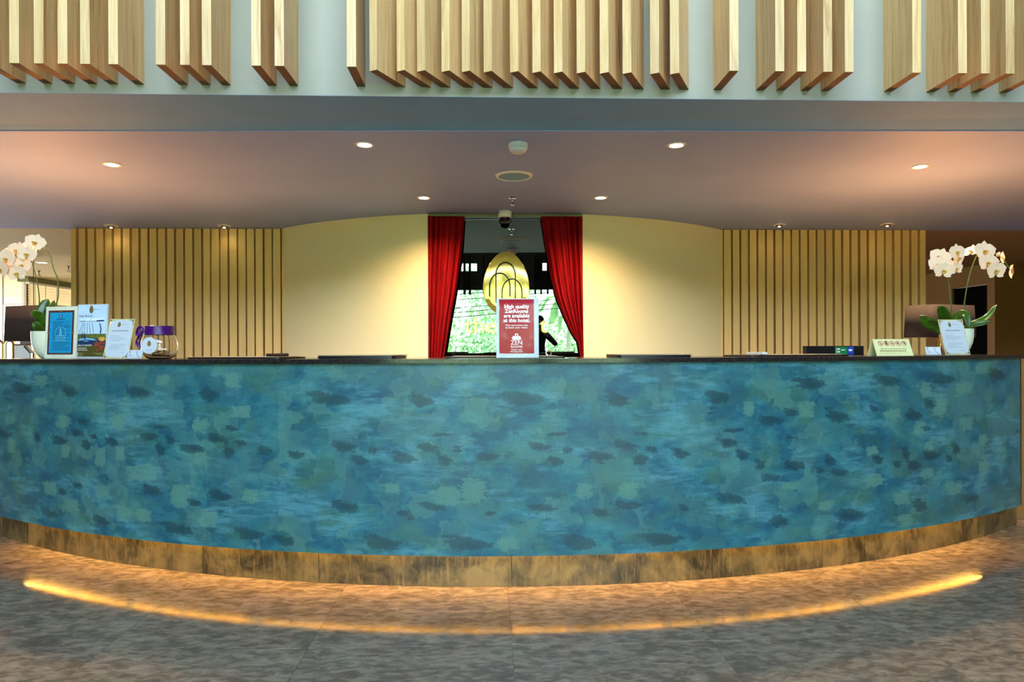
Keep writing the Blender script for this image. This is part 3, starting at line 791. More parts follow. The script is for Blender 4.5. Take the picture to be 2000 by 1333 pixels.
def curtain(name, label, side):
    # outer edge fixed at the niche side; inner edge from pixel readings
    prof = [(424, 907), (470, 904), (500, 901), (540, 895), (580, 888), (620, 880), (660, 873), (700, 866), (760, 858)] if side < 0 else \
           [(424, 1057), (470, 1064), (500, 1069), (540, 1076), (580, 1086), (620, 1102), (650, 1116), (670, 1129), (700, 1134), (760, 1136)]
    x_out = (xL1 + .004) if side < 0 else (xR0 - .004)
    yc = 6.055; rows = []; bm = B(); nx = 84
    zs = [at(980, p[0], yc).z for p in prof]; xi = [at(p[1], 560, yc).x for p in prof]
    nz = 46; z_hi = ZC - .037; z_lo = .75
    for j in range(nz + 1):
        z = z_lo + (z_hi - z_lo) * j / nz
        x_in = float(np.interp(z, zs[::-1], xi[::-1])); w = x_in - x_out; row = []
        dens = min(1, abs(w) / .2)
        for i in range(nx + 1):
            u = i / nx; hgt = (z_hi - z)
            ph = 2 * PI * (6.2 * u + .35 * math.sin(3 * u + hgt * .8)) + (0 if side < 0 else 1.1)
            amp = .017 + .008 * math.sin(2.2 * u * 3 + 1)
            row.append(bm.verts.new((x_out + w * u, yc + amp * math.sin(ph) + .004 * math.sin(2.7 * ph + 3 * hgt), z)))
        rows.append(row)
    for j in range(nz):
        for i in range(nx): bm.faces.new((rows[j][i], rows[j][i + 1], rows[j + 1][i + 1], rows[j + 1][i]))
    bmesh.ops.recalc_face_normals(bm, faces=bm.faces)
    t_ = thing(name, label, 'curtain', ((x_out + x_in) / 2, yc, 0))
    o = obj('drape', bm, M_red, t_, world=True, smooth=True)
    sol = o.modifiers.new('solid', 'SOLIDIFY'); sol.thickness = .003
    hem = B(); tube(hem, [Vector((rows[-1][0].co if False else (x_out, yc - .0, z_hi + .001))), Vector((float(np.interp(z_hi, zs[::-1], xi[::-1])), yc, z_hi + .001))], .004)
    obj('heading_tape', hem, M_red, t_, world=True)
    return t_


curtain('curtain', 'red velvet curtain hanging at the left edge of the mirror', -1)
curtain('curtain', 'red velvet curtain swept aside at the right edge of the mirror', 1)
# logo sign mounted on the mirror
ls_y = 6.10
pc = at(988.5, 553, ls_y); kz = ls_y / F_PX
lg = thing('logo_sign', 'gold egg logo with lettering reading the nest fixed to the mirror', 'sign', (pc.x, ls_y, pc.z), (0, 0, -MYAW))


def egg(w, h, n=48):
    out = []
    for k in range(n):
        a = 2 * PI * k / n; zz_ = math.sin(a); out.append((w / 2 * math.cos(a) * (1 - .16 * zz_), h / 2 * zz_ ))
    return out


bm = B(); eg = egg(90 * kz, 124 * kz)
rings = []
for sc, yy in ((1, .02), (1, .004), (.985, 0), (.8, -.006), (.5, -.011), (.2, -.013)):
    rings.append([bm.verts.new((x_ * sc, yy, z_ * sc)) for x_, z_ in eg])
for p, q in zip(rings, rings[1:]):
    for i in range(len(p)): bm.faces.new((p[i], p[(i + 1) % len(p)], q[(i + 1) % len(p)], q[i]))
bm.faces.new(rings[-1]); bm.faces.new(rings[0][::-1]); bmesh.ops.recalc_face_normals(bm, faces=bm.faces)
eo = obj('egg_plate', bm, M_gold, lg, smooth=True)


def arch(cx_px, top_px, w_px, bot_px):
    """arch line on the egg, given in photo pixels relative to the egg centre (988.5, 553)"""
    cx_ = (cx_px - 988.5) * kz; r = w_px / 2 * kz; zt = (553 - top_px) * kz; zb = (553 - bot_px) * kz
    pts = [(cx_ - r, -.016, zb)]; hh = min(r * 1.3, zt - zb)
    pts += [(cx_ - r * math.cos(PI * k / 16), -.016, zt - hh + hh * math.sin(PI * k / 16)) for k in range(17)]
    pts.append((cx_ + r, -.016, zb)); return tube(B(), pts, 0.006, 6)


for a_ in ((987.5, 513, 38, 592), (976, 534, 40, 580), (1000, 545.5, 39, 586)):
    obj('arch_line', arch(*a_), M_black, eo)
text('the nest', 52 * kz * .85, lg, 0, (553 - 637) * kz, -.002, M_gold, ext=.006, name='lettering', sx=1.12)

# ================================================================== COUNTER-TOP THINGS
def counter_y(px, front):
    """depth of a spot on the counter top 'front' metres behind its front edge, seen at column px"""
    R = R_T - front; d = ray(px, 690)
    a = d.x ** 2 + d.y ** 2; b = 2 * (-d.x * CC.x - d.y * CC.y); c = CC.x ** 2 + CC.y ** 2 - R * R
    return (-b - math.sqrt(b * b - 4 * a * c)) / (2 * a) * d.y


def on_top(px, front): Y = counter_y(px, front); return Vector((at(px, 690, Y).x, Y, ZT + .0004))


def stand(name, label, cat, px, front, yaw, lean, w, h, thick=.005):
    p = on_top(px, front); p.z += .0022
    t_ = thing(name, label, cat, p, (-math.radians(lean), 0, math.radians(yaw)))
    return t_


# centre sign: white frame, red panel
sg_ = stand('counter_sign', 'white framed sign with red printed panel standing on the counter centre', 'sign', 1011, .10, -1, 3, 0, 0)
Yc = sg_.location.y; k_ = Yc / F_PX; hw_, hh_ = 83 * k_ / 2, 117 * k_
obj('backing_board', bx(-hw_, hw_, 0, .006, 0, hh_, bev=.0008), M_paper, sg_)


def sx(px): return (px - 1011.5) * k_


def sz(py): return (697 - py) * k_


rpn = obj('red_panel', prism(B(), [(sx(975.5), sz(688.5)), (sx(1044), sz(688.5)), (sx(1044), sz(582)), (sx(975.5), sz(582))], -.0008, -.0001), M_signred, sg_)
for s_, y_, fs, bo in (('High quality', 596.5, 10.4, .02), ('ZenRooms', 605.5, 10.4, .02), ('are available', 614.6, 10.4, .02), ('at this hotel.', 623.6, 10.4, .02)):
    text(s_, fs * k_ * .98, rpn, sx(1010), sz(y_), -.0012, M_lettering, bold=.0006)
text('Visit zenrooms.com', 5 * k_ * 1.1, rpn, sx(1010), sz(633), -.0012, M_lettering)
text('to book your room.', 5 * k_ * 1.1, rpn, sx(1010), sz(637.6), -.0012, M_lettering)
text('ZEN', 11.5 * k_ * 1.05, rpn, sx(1009.5), sz(667.5), -.0012, M_lettering)
text('ROOMS', 6.2 * k_ * 1.05, rpn, sx(1009.5), sz(675.5), -.0012, M_lettering)
text('Quality stays', 4 * k_, rpn, sx(1009.5), sz(680.8), -.0012, M_lettering)
text('Amazing prices', 4 * k_, rpn, sx(1009.5), sz(684.6), -.0012, M_lettering)
bm = B()
for an, ln in ((90, 7.5), (38, 9.5), (142, 9.5), (12, 9.5), (168, 9.5)):
    a_ = math.radians(an); pts = []
    for k in range(14):
        u = 2 * PI * k / 14; lx = .5 + .5 * math.cos(u); ly = .26 * math.sin(u)
        pts.append((sx(1009.5) + (lx * math.cos(a_) - ly * math.sin(a_)) * ln * k_, sz(660.5) + (lx * math.sin(a_) + ly * math.cos(a_)) * ln * k_))
    prism(bm, pts, -.0013 - .0001 * an / 90, -.0009)
ring = disc_pts(sx(1009.5), sz(652.5), 3.4 * k_, 3.4 * k_, 18); prism(bm, ring, -.0016, -.0009)
obj('lotus_emblem', bm, M_lettering, rpn)
obj('emblem_dot', prism(B(), disc_pts(sx(1009.5), sz(652.5), 1.6 * k_, 1.6 * k_, 14), -.002, -.0017), M_signred, rpn)
obj('acrylic_cover', bx(-hw_, hw_, -.0045, -.0030, 0, hh_), M_acrylic, sg_)
obj('foot', bx(-hw_, hw_, .0062, .075, .0, .003), M_acrylic, sg_)


def egg_mark(parent, x_, z_, w, h, y, mat=M_goldp, line=M_ink):
    bm = prism(B(), [(x_ + a, z_ + b) for a, b in egg(w, h, 24)], y - .0006, y)
    e = obj('egg_emblem', bm, mat, parent); bm = B()
    for dx, dz, ww in ((0, .18, .42), (-.14, .0, .38), (.13, -.08, .38)):
        r = ww * w / 2; pts = [(x_ + dx * w - r, y - .0009, z_ - .3 * h)] + [(x_ + dx * w - r * math.cos(PI * k / 8), y - .0009, z_ + dz * h - r + 1.2 * r * math.sin(PI * k / 8)) for k in range(9)] + [(x_ + dx * w + r, y - .0009, z_ - .3 * h)]
        tube(bm, pts, w * .022, 4)
    ob_ = obj('emblem_lines', bm, line, parent)
    return e


# blue notice frame
nf_ = stand('notice_frame', 'white framed cyan notice with brown border on the counter, before the left orchid', 'notice', 116.5, .12, -14, 3, 0, 0)
w_, h_ = .105, .292
obj('frame', bx(-w_, w_, 0, .008, 0, h_, bev=.001), plain('cream_frame', (226, 224, 200), .4), nf_)
bo_ = obj('brown_border', bx(-.086, .086, -.0008, -.0001, .022, .270), M_maroon, nf_)
bars('gold_studs', [(-.006, .006, .263, .272), (-.006, .006, .020, .028), (-.089, -.08, .14, .15), (.08, .089, .14, .15)], -.0009, M_gold, bo_)
cy_ = obj('cyan_sheet', bx(-.074, .074, -.0016, -.0009, .031, .258), M_cyan, nf_)
pent = [(.011 * math.sin(2 * PI * k / 5), .238 + .011 * math.cos(2 * PI * k / 5)) for k in range(5)]
obj('pentagon_emblem', prism(B(), pent, -.0022, -.0017), M_navy, cy_)
obj('emblem_flame', prism(B(), [(0, .246), (.003, .236), (.0, .231), (-.003, .236)], -.0027, -.0023), M_lettering, cy_)
ln = [(-.028, .028, .222, .2245), (-.028, .028, .2165, .219)]
z = .206
while z > .04:
    x1 = .064 if random.random() < .7 else random.uniform(.0, .05); x0 = -.054 if z < .2 and random.random() < .75 else -.064
    if not (.094 < z < .10): ln.append((x0, x1, z, z + .0016))
    z -= .0052
bars('printed_lines', ln, -.0017, M_navy, cy_)
tmp = [(0, .192), (.006, .17), (.012, .165), (.012, .14), (.022, .132), (.026, .115), (.035, .108), (.035, .098), (-.035, .098), (-.035, .108), (-.026, .115), (-.022, .132), (-.012, .14), (-.012, .165), (-.006, .17)]
bm = B()
for k in range(4): box(bm, -.036 + .003 * k, .036 - .003 * k, -.0023, -.0018, .100 + .009 * k, .1025 + .009 * k)
prism(bm, [(0, .185), (.008, .128), (.003, .126), (0, .165), (-.003, .126), (-.008, .128)], -.0023, -.0018)
for sgn in (-1, 1): tube(bm, [(sgn * .012, -.002, .18), (sgn * .032, -.002, .16), (sgn * .036, -.002, .135), (sgn * .026, -.002, .112)], .0009, 4)
obj('watermark_emblem', bm, plain('pale_blue_print', (120, 190, 214), .5), cy_)
# beach grill poster
po = stand('poster_stand', 'tall white framed food poster with blue sky and brown foot on the counter', 'poster', 177.5, .12, -14, 3, 0, 0)
w_, h_ = .096, .296
obj('frame', bx(-w_, w_, 0, .008, 0, h_, bev=.001), M_paper, po)
bars('sky_print', [(-.09, .09, .128, .29)], -.0001, plain('sky_blue_print', (196, 220, 240), .4, var=.06, nscale=12), po)
bars('hedge_print', [(-.09, .09, .105, .134)], -.0006, plain('hedge_print_green', (96, 104, 40), .5, var=.5, nscale=70), po)
bars('sea_print', [(-.09, .09, .072, .106)], -.0008, plain('dark_blue_print', (22, 48, 84), .5, var=.4, nscale=60), po)
bars('ground_print', [(-.09, .09, .010, .072)], -.0006, plain('olive_brown_print', (84, 74, 24), .5, var=.2, nscale=30), po)
egg_mark(po, -.008, .268, .026, .044, -.0007)
text('the nest', .011, po, .028, .268, -.0007, M_greyink)
text('Daily Brunch', .017, po, -.045, .232, -.0007, M_ink, shear=.4)
text('SKY NEST BARBEQUE', .0185, po, 0, .212, -.0007, M_lettering, bold=.0004, sx=.86)
bars('title_outline', [(-.082, .082, .2015, .203), (-.082, -.05, .2025, .205)], -.0007, M_ink, po)
bm = B()
for x0, x1 in ((-.086, -.060), (-.072, -.052), (-.052, -.045), (-.030, -.032), (-.008, -.018), (.012, .0)):
    tube(bm, [(x0, -.0012, .128), (x1, -.0012, .196)], .0009, 4)
tube(bm, [(.055, -.0012, .135), (.058, -.0012, .16), (.05, -.0012, .19)], .004, 5); tube(bm, [(.03, -.0012, .205), (.075, -.0012, .207)], .003, 5)
prism(bm, [(-.064, .115), (-.058, .15), (-.054, .115)], -.0016, -.0011); prism(bm, [(-.05, .105), (-.044, .147), (-.036, .105)], -.0016, -.0011)
obj('pool_and_masts_print', bm, M_navy, po)
bm = B(); prism(bm, [(-.09, .098), (-.07, .108), (-.03, .112), (.01, .108), (.036, .098), (.0, .1), (-.04, .103), (-.07, .098)], -.0016, -.0011); prism(bm, [(-.05, .094), (-.02, .092), (-.02, .096), (-.05, .098)], -.0016, -.0011)
obj('water_glints_print', bm, plain('light_blue_print', (120, 180, 226), .4), po)
bm = B(); rnd = random.Random(3)
for k in range(26): cx_ = rnd.uniform(.02, .082); cz_ = rnd.uniform(.045, .09); r = rnd.uniform(.004, .009); prism(bm, disc_pts(cx_, cz_, r, r * .8, 9), -.0014 - .00003 * k, -.0009)
obj('grilled_meat_print', bm, plain('meat_print', (150, 62, 44), .45, var=.6, nscale=120), po)
bm = B(); prism(bm, disc_pts(.066, .106, .022, .012), -.0018, -.0012); obj('bread_print', bm, plain('bread_print', (214, 160, 60), .5, var=.3, nscale=80), po)
text('ALL U CAN EAT', .0125, po, -.040, .072, -.0013, M_lettering)
text('EVERY NIGHT', .008, po, -.056, .056, -.0013, M_lettering)
text('FROM 18.00-22.00', .008, po, -.056, .046, -.0013, M_lettering)
bars('small_print', [(-.082, -.05, .028, .030), (-.082, -.055, .021, .023), (-.082, -.05, .014, .016), (.01, .085, .028, .0295), (.03, .085, .021, .0225)], -.0013, plain('pale_olive_print', (180, 176, 110), .5), po)
bars('icon_strip', [(-.088, -.083, .012, .034)], -.0013, plain('pale_blue_icon', (150, 200, 230), .5), po)


def announcement(px, front, yaw, lean, label, w, h):
    a = stand('announcement_board', label, 'notice', px, front, yaw, lean, w, h)
    obj('board', bx(-w / 2, w / 2, 0, .004, 0, h, bev=.0006), plain('pale_gilt_board', (206, 200, 150), .35, var=.2, nscale=60), a)
    s_ = obj('printed_sheet', prism(B(), rrect(-w / 2 + .006, w / 2 - .006, .008, h - .008, .022), -.0008, -.0001), M_paper, a)
    bm = B()
    for sx_ in (-1, 1):
        for sz_ in (0, 1):
            cx_, cz_ = sx_ * (w / 2 - .004), .005 if sz_ == 0 else h - .005; dz = 1 if sz_ == 0 else -1
            tube(bm, spline([(cx_, -.0008, cz_ + dz * .03), (cx_ - sx_ * .004, -.0008, cz_ + dz * .016), (cx_ - sx_ * .012, -.0008, cz_ + dz * .006), (cx_ - sx_ * .026, -.0008, cz_)], 4), .0013, 5)
            prism(bm, disc_pts(cx_ - sx_ * .004, cz_ + dz * .004, .004, .004, 10), -.0014, -.0002)
    obj('gilt_corners', bm, M_brass, a)['kind'] = 'stuff'
    egg_mark(s_, -.012, h - .032, .017, .029, -.0009)
    text('the nest', .009, s_, .016, h - .031, -.0009, M_greyink)
    text('ANNOUNCEMENT', .0125, s_, 0, h - .068, -.0009, M_ink, sx=.86)
    L = []
    for zz_, x0, x1 in ((.098, -.05, -.002), (.107, -.05, .034), (.115, -.05, .04), (.124, -.05, .012), (.146, -.042, .044), (.155, -.046, .036), (.163, -.046, .01), (.172, -.046, .04), (.19, .02, .042)):
        if h - zz_ > .012: L.append((x0 * w / .14, x1 * w / .14, h - zz_, h - zz_ + .0022))
    bars('printed_lines', L, -.0009, M_greyink, s_)
    obj('easel_foot', box(B(), -.02, .02, .0042, .007, .0, h * .6), M_acrylic, a)
    return a


announcement(225, .10, -4, 17, 'white announcement board with gilt corners leaning beside the glass jar', .136, .222)
announcement(1871.5, .12, 2, 17, 'white announcement board with gilt corners leaning against the right orchid pot', .15, .214)


def card_holder(px, front, yaw, label):
    c_ = thing('card_holder', label, 'card holder', on_top(px, front), (0, 0, math.radians(yaw)), group='business card holders on the counter'); c_.scale = (.86, .86, .86)
    bm = B(); box(bm, -.048, .048, -.012, .03, 0, .002); box(bm, -.048, .048, -.012, -.010, .0021, .012)
    obj('tray', bm, M_acrylic, c_)
    cd = B(); box(cd, -.045, .045, 0, .006, 0, .054); o = obj('cards', cd, M_paper, c_); o.location = (0, -.006, .0035); o.rotation_euler = (math.radians(-18), 0, 0)
    bars('card_print', [(-.038, -.02, .026, .028), (-.038, -.014, .021, .023), (-.038, -.016, .016, .018)], -.0001, M_greyink, o)
    prt = prism(B(), [(-.032 + a, .042 + b) for a, b in egg(.008, .013, 16)], -.0007, -.0001); obj('egg_emblem', prt, M_goldp, o)
    obj('red_curve', tube(B(), spline([(.012, -.001, .050), (.010, -.001, .035), (.020, -.001, .016), (.036, -.001, .004)], 5), .0011, 5), plain('brown_print', (120, 60, 40), .5), o)
    return c_


card_holder(263, .04, -4, 'small business card holder on the counter beside the glass jar')
card_holder(1823, .12, -12, 'small business card holder between the tent card and announcement board')

# glass jar with ribbon
jp = on_top(312, .16); jk = jp.y / F_PX
jar = thing('glass_jar', 'round glass jar with purple ribbon and logo sticker on the counter', 'jar', jp)
Rj = 33 * jk
prof = [(0, .0), (Rj * .55, 0), (Rj * .72, .008), (Rj * .93, .035), (Rj, .065), (Rj * .97, .092), (Rj * .86, .118), (Rj * .74, .135), (Rj * .72, .165), (Rj * .76, .172)]
inn = [(r - .003 if r > .004 else 0, max(z_, .004)) for r, z_ in prof[::-1]]
obj('bowl', lathe(B(), prof + inn, 36), M_glass, jar, smooth=True, sharp=60)
bm = lathe(B(), [(Rj * .735, .128), (Rj * .80, .126), (Rj * .765, .15), (Rj * .775, .171), (Rj * .75, .172)], 40); obj('ribbon_band', bm, M_purple, jar, smooth=True)
bm = B()


def ribbon(pts, w):
    P = spline([Vector(p) for p in pts], 6); rows = []
    for i, p in enumerate(P):
        u = i / (len(P) - 1); ww = w * (.6 + .4 * math.sin(PI * min(1, u * 1.1)))
        rows.append([bm.verts.new(p + Vector((.3 * ww * s_, .006 * math.sin(9 * u + s_ * 2), ww * s_))) for s_ in (-1, -.33, .33, 1)])
    for a, b in zip(rows, rows[1:]):
        for k in range(3): bm.faces.new((a[k], a[k + 1], b[k + 1], b[k]))


bxx, byy, bzz = -Rj * .62, -Rj * .5, .148
ribbon([(bxx, byy, bzz), (bxx - .02, byy - .008, bzz + .014), (bxx - .036, byy - .008, bzz - .002), (bxx - .03, byy - .004, bzz - .02), (bxx - .002, byy - .002, bzz - .004)], .013)
ribbon([(bxx, byy, bzz), (bxx - .024, byy - .006, bzz - .028), (bxx - .034, byy - .012, bzz - .055), (bxx - .020, byy - .022, bzz - .088)], .014)
ribbon([(bxx, byy, bzz), (bxx - .006, byy - .016, bzz - .03), (bxx - .014, byy - .024, bzz - .06), (bxx - .004, byy - .03, bzz - .085)], .013)
rb = obj('ribbon_bow', bm, M_purple, jar, smooth=True); so = rb.modifiers.new('solid', 'SOLIDIFY'); so.thickness = .0012
obj('bow_knot', lathe(B(), [(0, -.010), (.008, -.006), (.009, 0), (.008, .006), (0, .010)], 10, bxx, byy), M_purple, jar, smooth=True).location = (0, 0, bzz)
stk = obj('round_sticker', prism(B(), disc_pts(0, 0, 15.5 * jk, 15.5 * jk, 32), -.001, 0), M_paper, jar)
stk.location = (-.09 * Rj, -Rj - .0015, .07); stk.rotation_euler = (math.radians(-3), 0, math.radians(-6))
prt = prism(B(), [(a, .010 + b) for a, b in egg(.020, .030, 24)], -.0017, -.0011); obj('egg_emblem', prt, M_goldp, stk)
text('the nest', .009, stk, 0, -.022, -.0013, M_greyink)
rnd = random.Random(5)
for k in range(7):
    o = obj('business_card', bx(-.043, .043, -.027, .027, 0, .0006), [M_paper, M_ink, M_tan][k % 3], jar)
    o.location = (rnd.uniform(-.012, .012), rnd.uniform(-.008, .012), .014 + .0042 * k); o.rotation_euler = (rnd.uniform(-.12, .12), rnd.uniform(-.22, .06), rnd.uniform(-.7, .7))

# tent card with prohibition icons
tp = on_top(1744, .13); tk = tp.y / F_PX
tc_ = thing('tent_card', 'ivory folded tent card with round prohibition icons on the counter', 'sign', tp, (0, 0, math.radians(4)))
tw, th = 69 * tk / 2 + .012, 33 * tk
fr_ = B(); a_ = math.radians(24); LL = th / math.cos(a_)
fo = obj('front_face', bx(-tw, tw, 0, .0018, 0, LL), M_ivory, tc_); fo.location = (0, -.02, .0006); fo.rotation_euler = (-a_, 0, 0)
bo = obj('back_face', bx(-tw, tw, -.0018, 0, 0, LL), M_ivory, tc_); bo.location = (0, -.02 + 2 * th * math.tan(a_) + .0075, .0006); bo.rotation_euler = (a_, 0, 0)
for k in range(5):
    x_ = (-.62 + .32 * k) * tw * 1.0; zc_ = LL * .74; r = .0135
    bm = tube(B(), [(x_ + r * math.cos(2 * PI * q / 20), -.0006, zc_ + r * math.sin(2 * PI * q / 20)) for q in range(21)], .0014, 5, cap=False)
    tube(bm, [(x_ - r * .7, -.0006, zc_ + r * .7), (x_ + r * .7, -.0006, zc_ - r * .7)], .0012, 5)
    ic = obj('prohibition_icon', bm, M_redicon, fo)
    bm = B()
    if k == 0: prism(bm, [(x_ - .003, zc_ + .006), (x_ + .001, zc_ + .005), (x_ + .004, zc_ - .007), (x_, zc_ - .007)], -.0012, -.0003)
    elif k == 1: prism(bm, disc_pts(x_, zc_ + .012, .004, .005, 10), -.0012, -.0003); prism(bm, disc_pts(x_, zc_ - .001, .006, .008, 12), -.0013, -.0003)
    elif k == 2: prism(bm, [(x_ - .006, zc_ - .002), (x_ - .002, zc_ + .004), (x_ + .006, zc_ + .003), (x_ + .002, zc_ - .005)], -.0012, -.0003)
    elif k == 3: prism(bm, disc_pts(x_ - .002, zc_ + .001, .005, .006, 12), -.0012, -.0003)
    else: prism(bm, [(x_ - .002, zc_ + .009), (x_ + .006, zc_ + .004), (x_ + .009, zc_ - .007), (x_ + .001, zc_ - .001)], -.0012, -.0003)
    obj('icon_silhouette', bm, M_maroon, fo)
text('ARE NOT ALLOWED IN THE HOTEL', .0098, fo, 0, LL * .40, -.0004, M_goldp, sx=.95)
bars('printed_lines', [(-.082 + .013 * k, -.082 + .013 * k + (.0105 if k % 3 else .0115), LL * .26, LL * .31) for k in range(12)] + [(-.085, .085, LL * .155, LL * .165)], -.0001, M_goldp, fo)

# computer screen behind the counter, right
mp_ = Vector((at(1631, 690, 4.25).x, 4.25, 0)); mk = 4.25 / F_PX
mn = thing('computer_monitor', 'black computer screen rising just above the counter beside the tent card', 'monitor', (mp_.x, mp_.y, 0), (0, 0, math.radians(8)))
mz = at(1631, 676, 4.25).z
obj('screen_shell', bx(-.21, .21, 0, .035, mz - .30, mz, bev=.004), M_black, mn)
obj('neck', bx(-.03, .03, .036, .06, .76, mz - .1, bev=.003), M_black, mn)
obj('stand_base', bx(-.11, .11, -.06, .13, .745, .7595, bev=.003), M_black, mn)
gs = obj('green_sticker', bx(0, .085, -.001, -.0001, mz - .056, mz - .006), plain('green_print', (20, 130, 60), .4, var=.3, nscale=60), mn)
obj('blue_sticker', bx(.0855, .135, -.001, -.0001, mz - .056, mz - .006), plain('blue_print', (30, 70, 170), .4), mn)
bars('sticker_marks', [(.008, .011, mz - .05, mz - .012), (.016, .034, mz - .026, mz - .016), (.016, .034, mz - .044, mz - .034), (.044, .07, mz - .03, mz - .024), (.098, .122, mz - .034, mz - .022)], -.0011, M_lettering, mn)
# work desk behind the counter (carries the screen and the table lamps)
wd = thing('work_desk', 'low dark staff desk behind the reception counter', 'desk', (CC.x, 4.0, 0))
obj('desk_top', arc_slab(4.35, 5.12, .705, .744, A_L * 1.02, A_R * 1.02, 50), M_leather, wd, world=True)
obj('back_panel', arc_slab(4.4, 4.43, .0, .704, A_L, A_R, 50), M_dark, wd, world=True)

# leather writing pads
def pad(px0, px1, front, depth, th_, label, rim=False, pen=None):
    pm = on_top((px0 + px1) / 2, front); k = pm.y / F_PX; w = (px1 - px0) * k / 2
    ang = math.atan2(pm.x - CC.x, CC.y - pm.y)
    t_ = thing('desk_pad', label, 'desk pad', pm, (0, 0, ang), group='leather pads lying on the counter')
    bm = B(); P = rrect(-w, w, 0, depth, min(.03, depth / 3)); a = [bm.verts.new((x_, y_, 0)) for x_, y_ in P]; b = [bm.verts.new((x_, y_, th_)) for x_, y_ in P]
    bm.faces.new(a[::-1]); bm.faces.new(b)
    for i in range(len(P)): bm.faces.new((a[i], a[(i + 1) % len(P)], b[(i + 1) % len(P)], b[i]))
    bmesh.ops.recalc_face_normals(bm, faces=bm.faces)
    bmesh.ops.bevel(bm, geom=[e for e in bm.edges if abs(e.verts[0].co.z - e.verts[1].co.z) < 1e-6], offset=th_ * .4, segments=2, affect='EDGES')
    obj('cover', bm, M_leather if not rim else M_black, t_, smooth=True)
    if rim:
        obj('piping', tube(B(), [(x_ , y_, th_ + .002) for x_, y_ in rrect(-w + .004, w + .003, .004, depth + .004, min(.03, depth / 3))] + [(w + .003, depth * .5, th_ + .002)], .0022, 6), M_tan, t_)
    else:
        obj('sheet', bx(-w * .86, w * .86, .02, depth - .02, th_ + .0005, th_ + .0035), M_tan, t_)
    if pen == 'loop':
        obj('pen_loop', tube(B(), [(w * .74 + .014 * math.cos(q * PI / 8), depth * .5, th_ + .0155 + .012 * math.sin(q * PI / 8)) for q in range(17)], .003, 6, cap=False), M_chrome, t_)
    if pen == 'roll':
        obj('pen_roll', tube(B(), [(w * .70, .02, th_ + .011), (w * .80, depth * .6, th_ + .011)], .0085, 10), M_leather, t_)
    if pen == 'clip':
        obj('clip', bx(-w * .78, -w * .68, .0, depth * .5, th_ + .004, th_ + .016, bev=.002), M_white, t_)
    return t_


pad(345, 557, .16, .26, .008, 'brown leather pad with rolled pen holder on the counter right of the jar', pen='roll')
pad(612, 773, .16, .24, .014, 'rounded black pad with pale piping on the counter left of the sign', rim=True)
pad(866, 1106, .26, .25, .007, 'brown leather pad with chrome pen loop beneath the red sign', pen='loop')
pad(1204, 1359, .16, .24, .012, 'rounded black pad with pale piping on the counter right of the sign', rim=True)
pad(1447, 1688, .16, .26, .008, 'brown leather pad with white clip on the counter before the computer screen', pen='clip')


# ------------------------------------------------------------------ table lamps
def table_lamp(px0, px1, py0, py1, Y, yaw, label):
    pc_ = at((px0 + px1) / 2, (py0 + py1) / 2, Y); k = Y / F_PX; w = (px1 - px0) * k / 2 / math.cos(math.radians(yaw)) * .93; h = (py1 - py0) * k / 2
    t_ = thing('table_lamp', label, 'lamp', (pc_.x, Y, .7445), (0, 0, math.radians(yaw)), group='table lamps behind the counter')
    zc_ = pc_.z - .7445; bm = B(); rows = []
    for z_, sc in ((zc_ - h, 1.02), (zc_ + h, .97)):
        rows.append([bm.verts.new((x_ * sc, y_ * sc, z_)) for x_, y_ in rrect(-w, w, -.12, .12, .05)])
    n = len(rows[0])
    for i in range(n): bm.faces.new((rows[0][i], rows[0][(i + 1) % n], rows[1][(i + 1) % n], rows[1][i]))
    bmesh.ops.recalc_face_normals(bm, faces=bm.faces)
    o = obj('lamp_shade', bm, M_shade, t_, smooth=True); so_ = o.modifiers.new('solid', 'SOLIDIFY'); so_.thickness = .003
    obj('base', lathe(B(), [(0, 0), (.09, 0), (.09, .012), (.02, .02), (0, .02)], 28), M_brass, t_, smooth=True)
    obj('column', lathe(B(), [(.012, .021), (.012, zc_ - h * .75), (0, zc_ - h * .75)], 16), M_brass, t_, smooth=True)
    obj('collar', lathe(B(), [(0.0, zc_ - h - .012), (.02, zc_ - h - .012), (.02, zc_ - h - .003), (0.0, zc_ - h - .003)], 20), M_copper, t_)
    obj('bulb', lathe(B(), [(0, zc_ - h * .7), (.012, zc_ - h * .65), (.03, zc_ - .01), (.024, zc_ + .015), (0, zc_ + .028)], 16), emit('bulb_glow', (255, 190, 110), 10), t_, smooth=True)
    d = bpy.data.lights.new('lamp_light', 'POINT'); d.energy = 48; d.color = (1, .38, .10); d.shadow_soft_size = .03
    lo = bpy.data.objects.new('lamp_light', d); C.objects.link(lo); lo.location = (pc_.x, Y, pc_.z + .05)
    return t_


table_lamp(19, 150, 600, 666, 4.62, -20, 'table lamp with dark brown shade behind the left orchid')
table_lamp(1769, 1902, 597, 660, 4.62, 20, 'table lamp with dark brown shade behind the right orchid')


# ------------------------------------------------------------------ orchids
def petal_mesh(bm, L, w, ang, cup, y0=0, n=7, m=6, tip=1.0):
    """rounded petal growing from the origin in the x-z plane towards angle ang"""
    rows = []
    for i in range(n + 1):
        u = i / n; ww = w * (math.sin(PI * min(1, .06 + u * .94)) ** .55) * (.55 + .45 * math.sin(PI * u * .8)) if i < n else w * .1
        row = []
        for j in range(m + 1):
            v = -1 + 2 * j / m; r_ = u * L * (1 - .06 * v * v)
            lx, lz = r_, v * ww / 2; dep = y0 - cup * (u ** 1.5) * L + .25 * cup * L * v * v
            row.append(bm.verts.new((lx * math.cos(ang) - lz * math.sin(ang), dep, lx * math.sin(ang) + lz * math.cos(ang))))
        rows.append(row)
    for a, b in zip(rows, rows[1:]):
        for k in range(m): bm.faces.new((a[k], a[k + 1], b[k + 1], b[k]))


fl_cache = {}


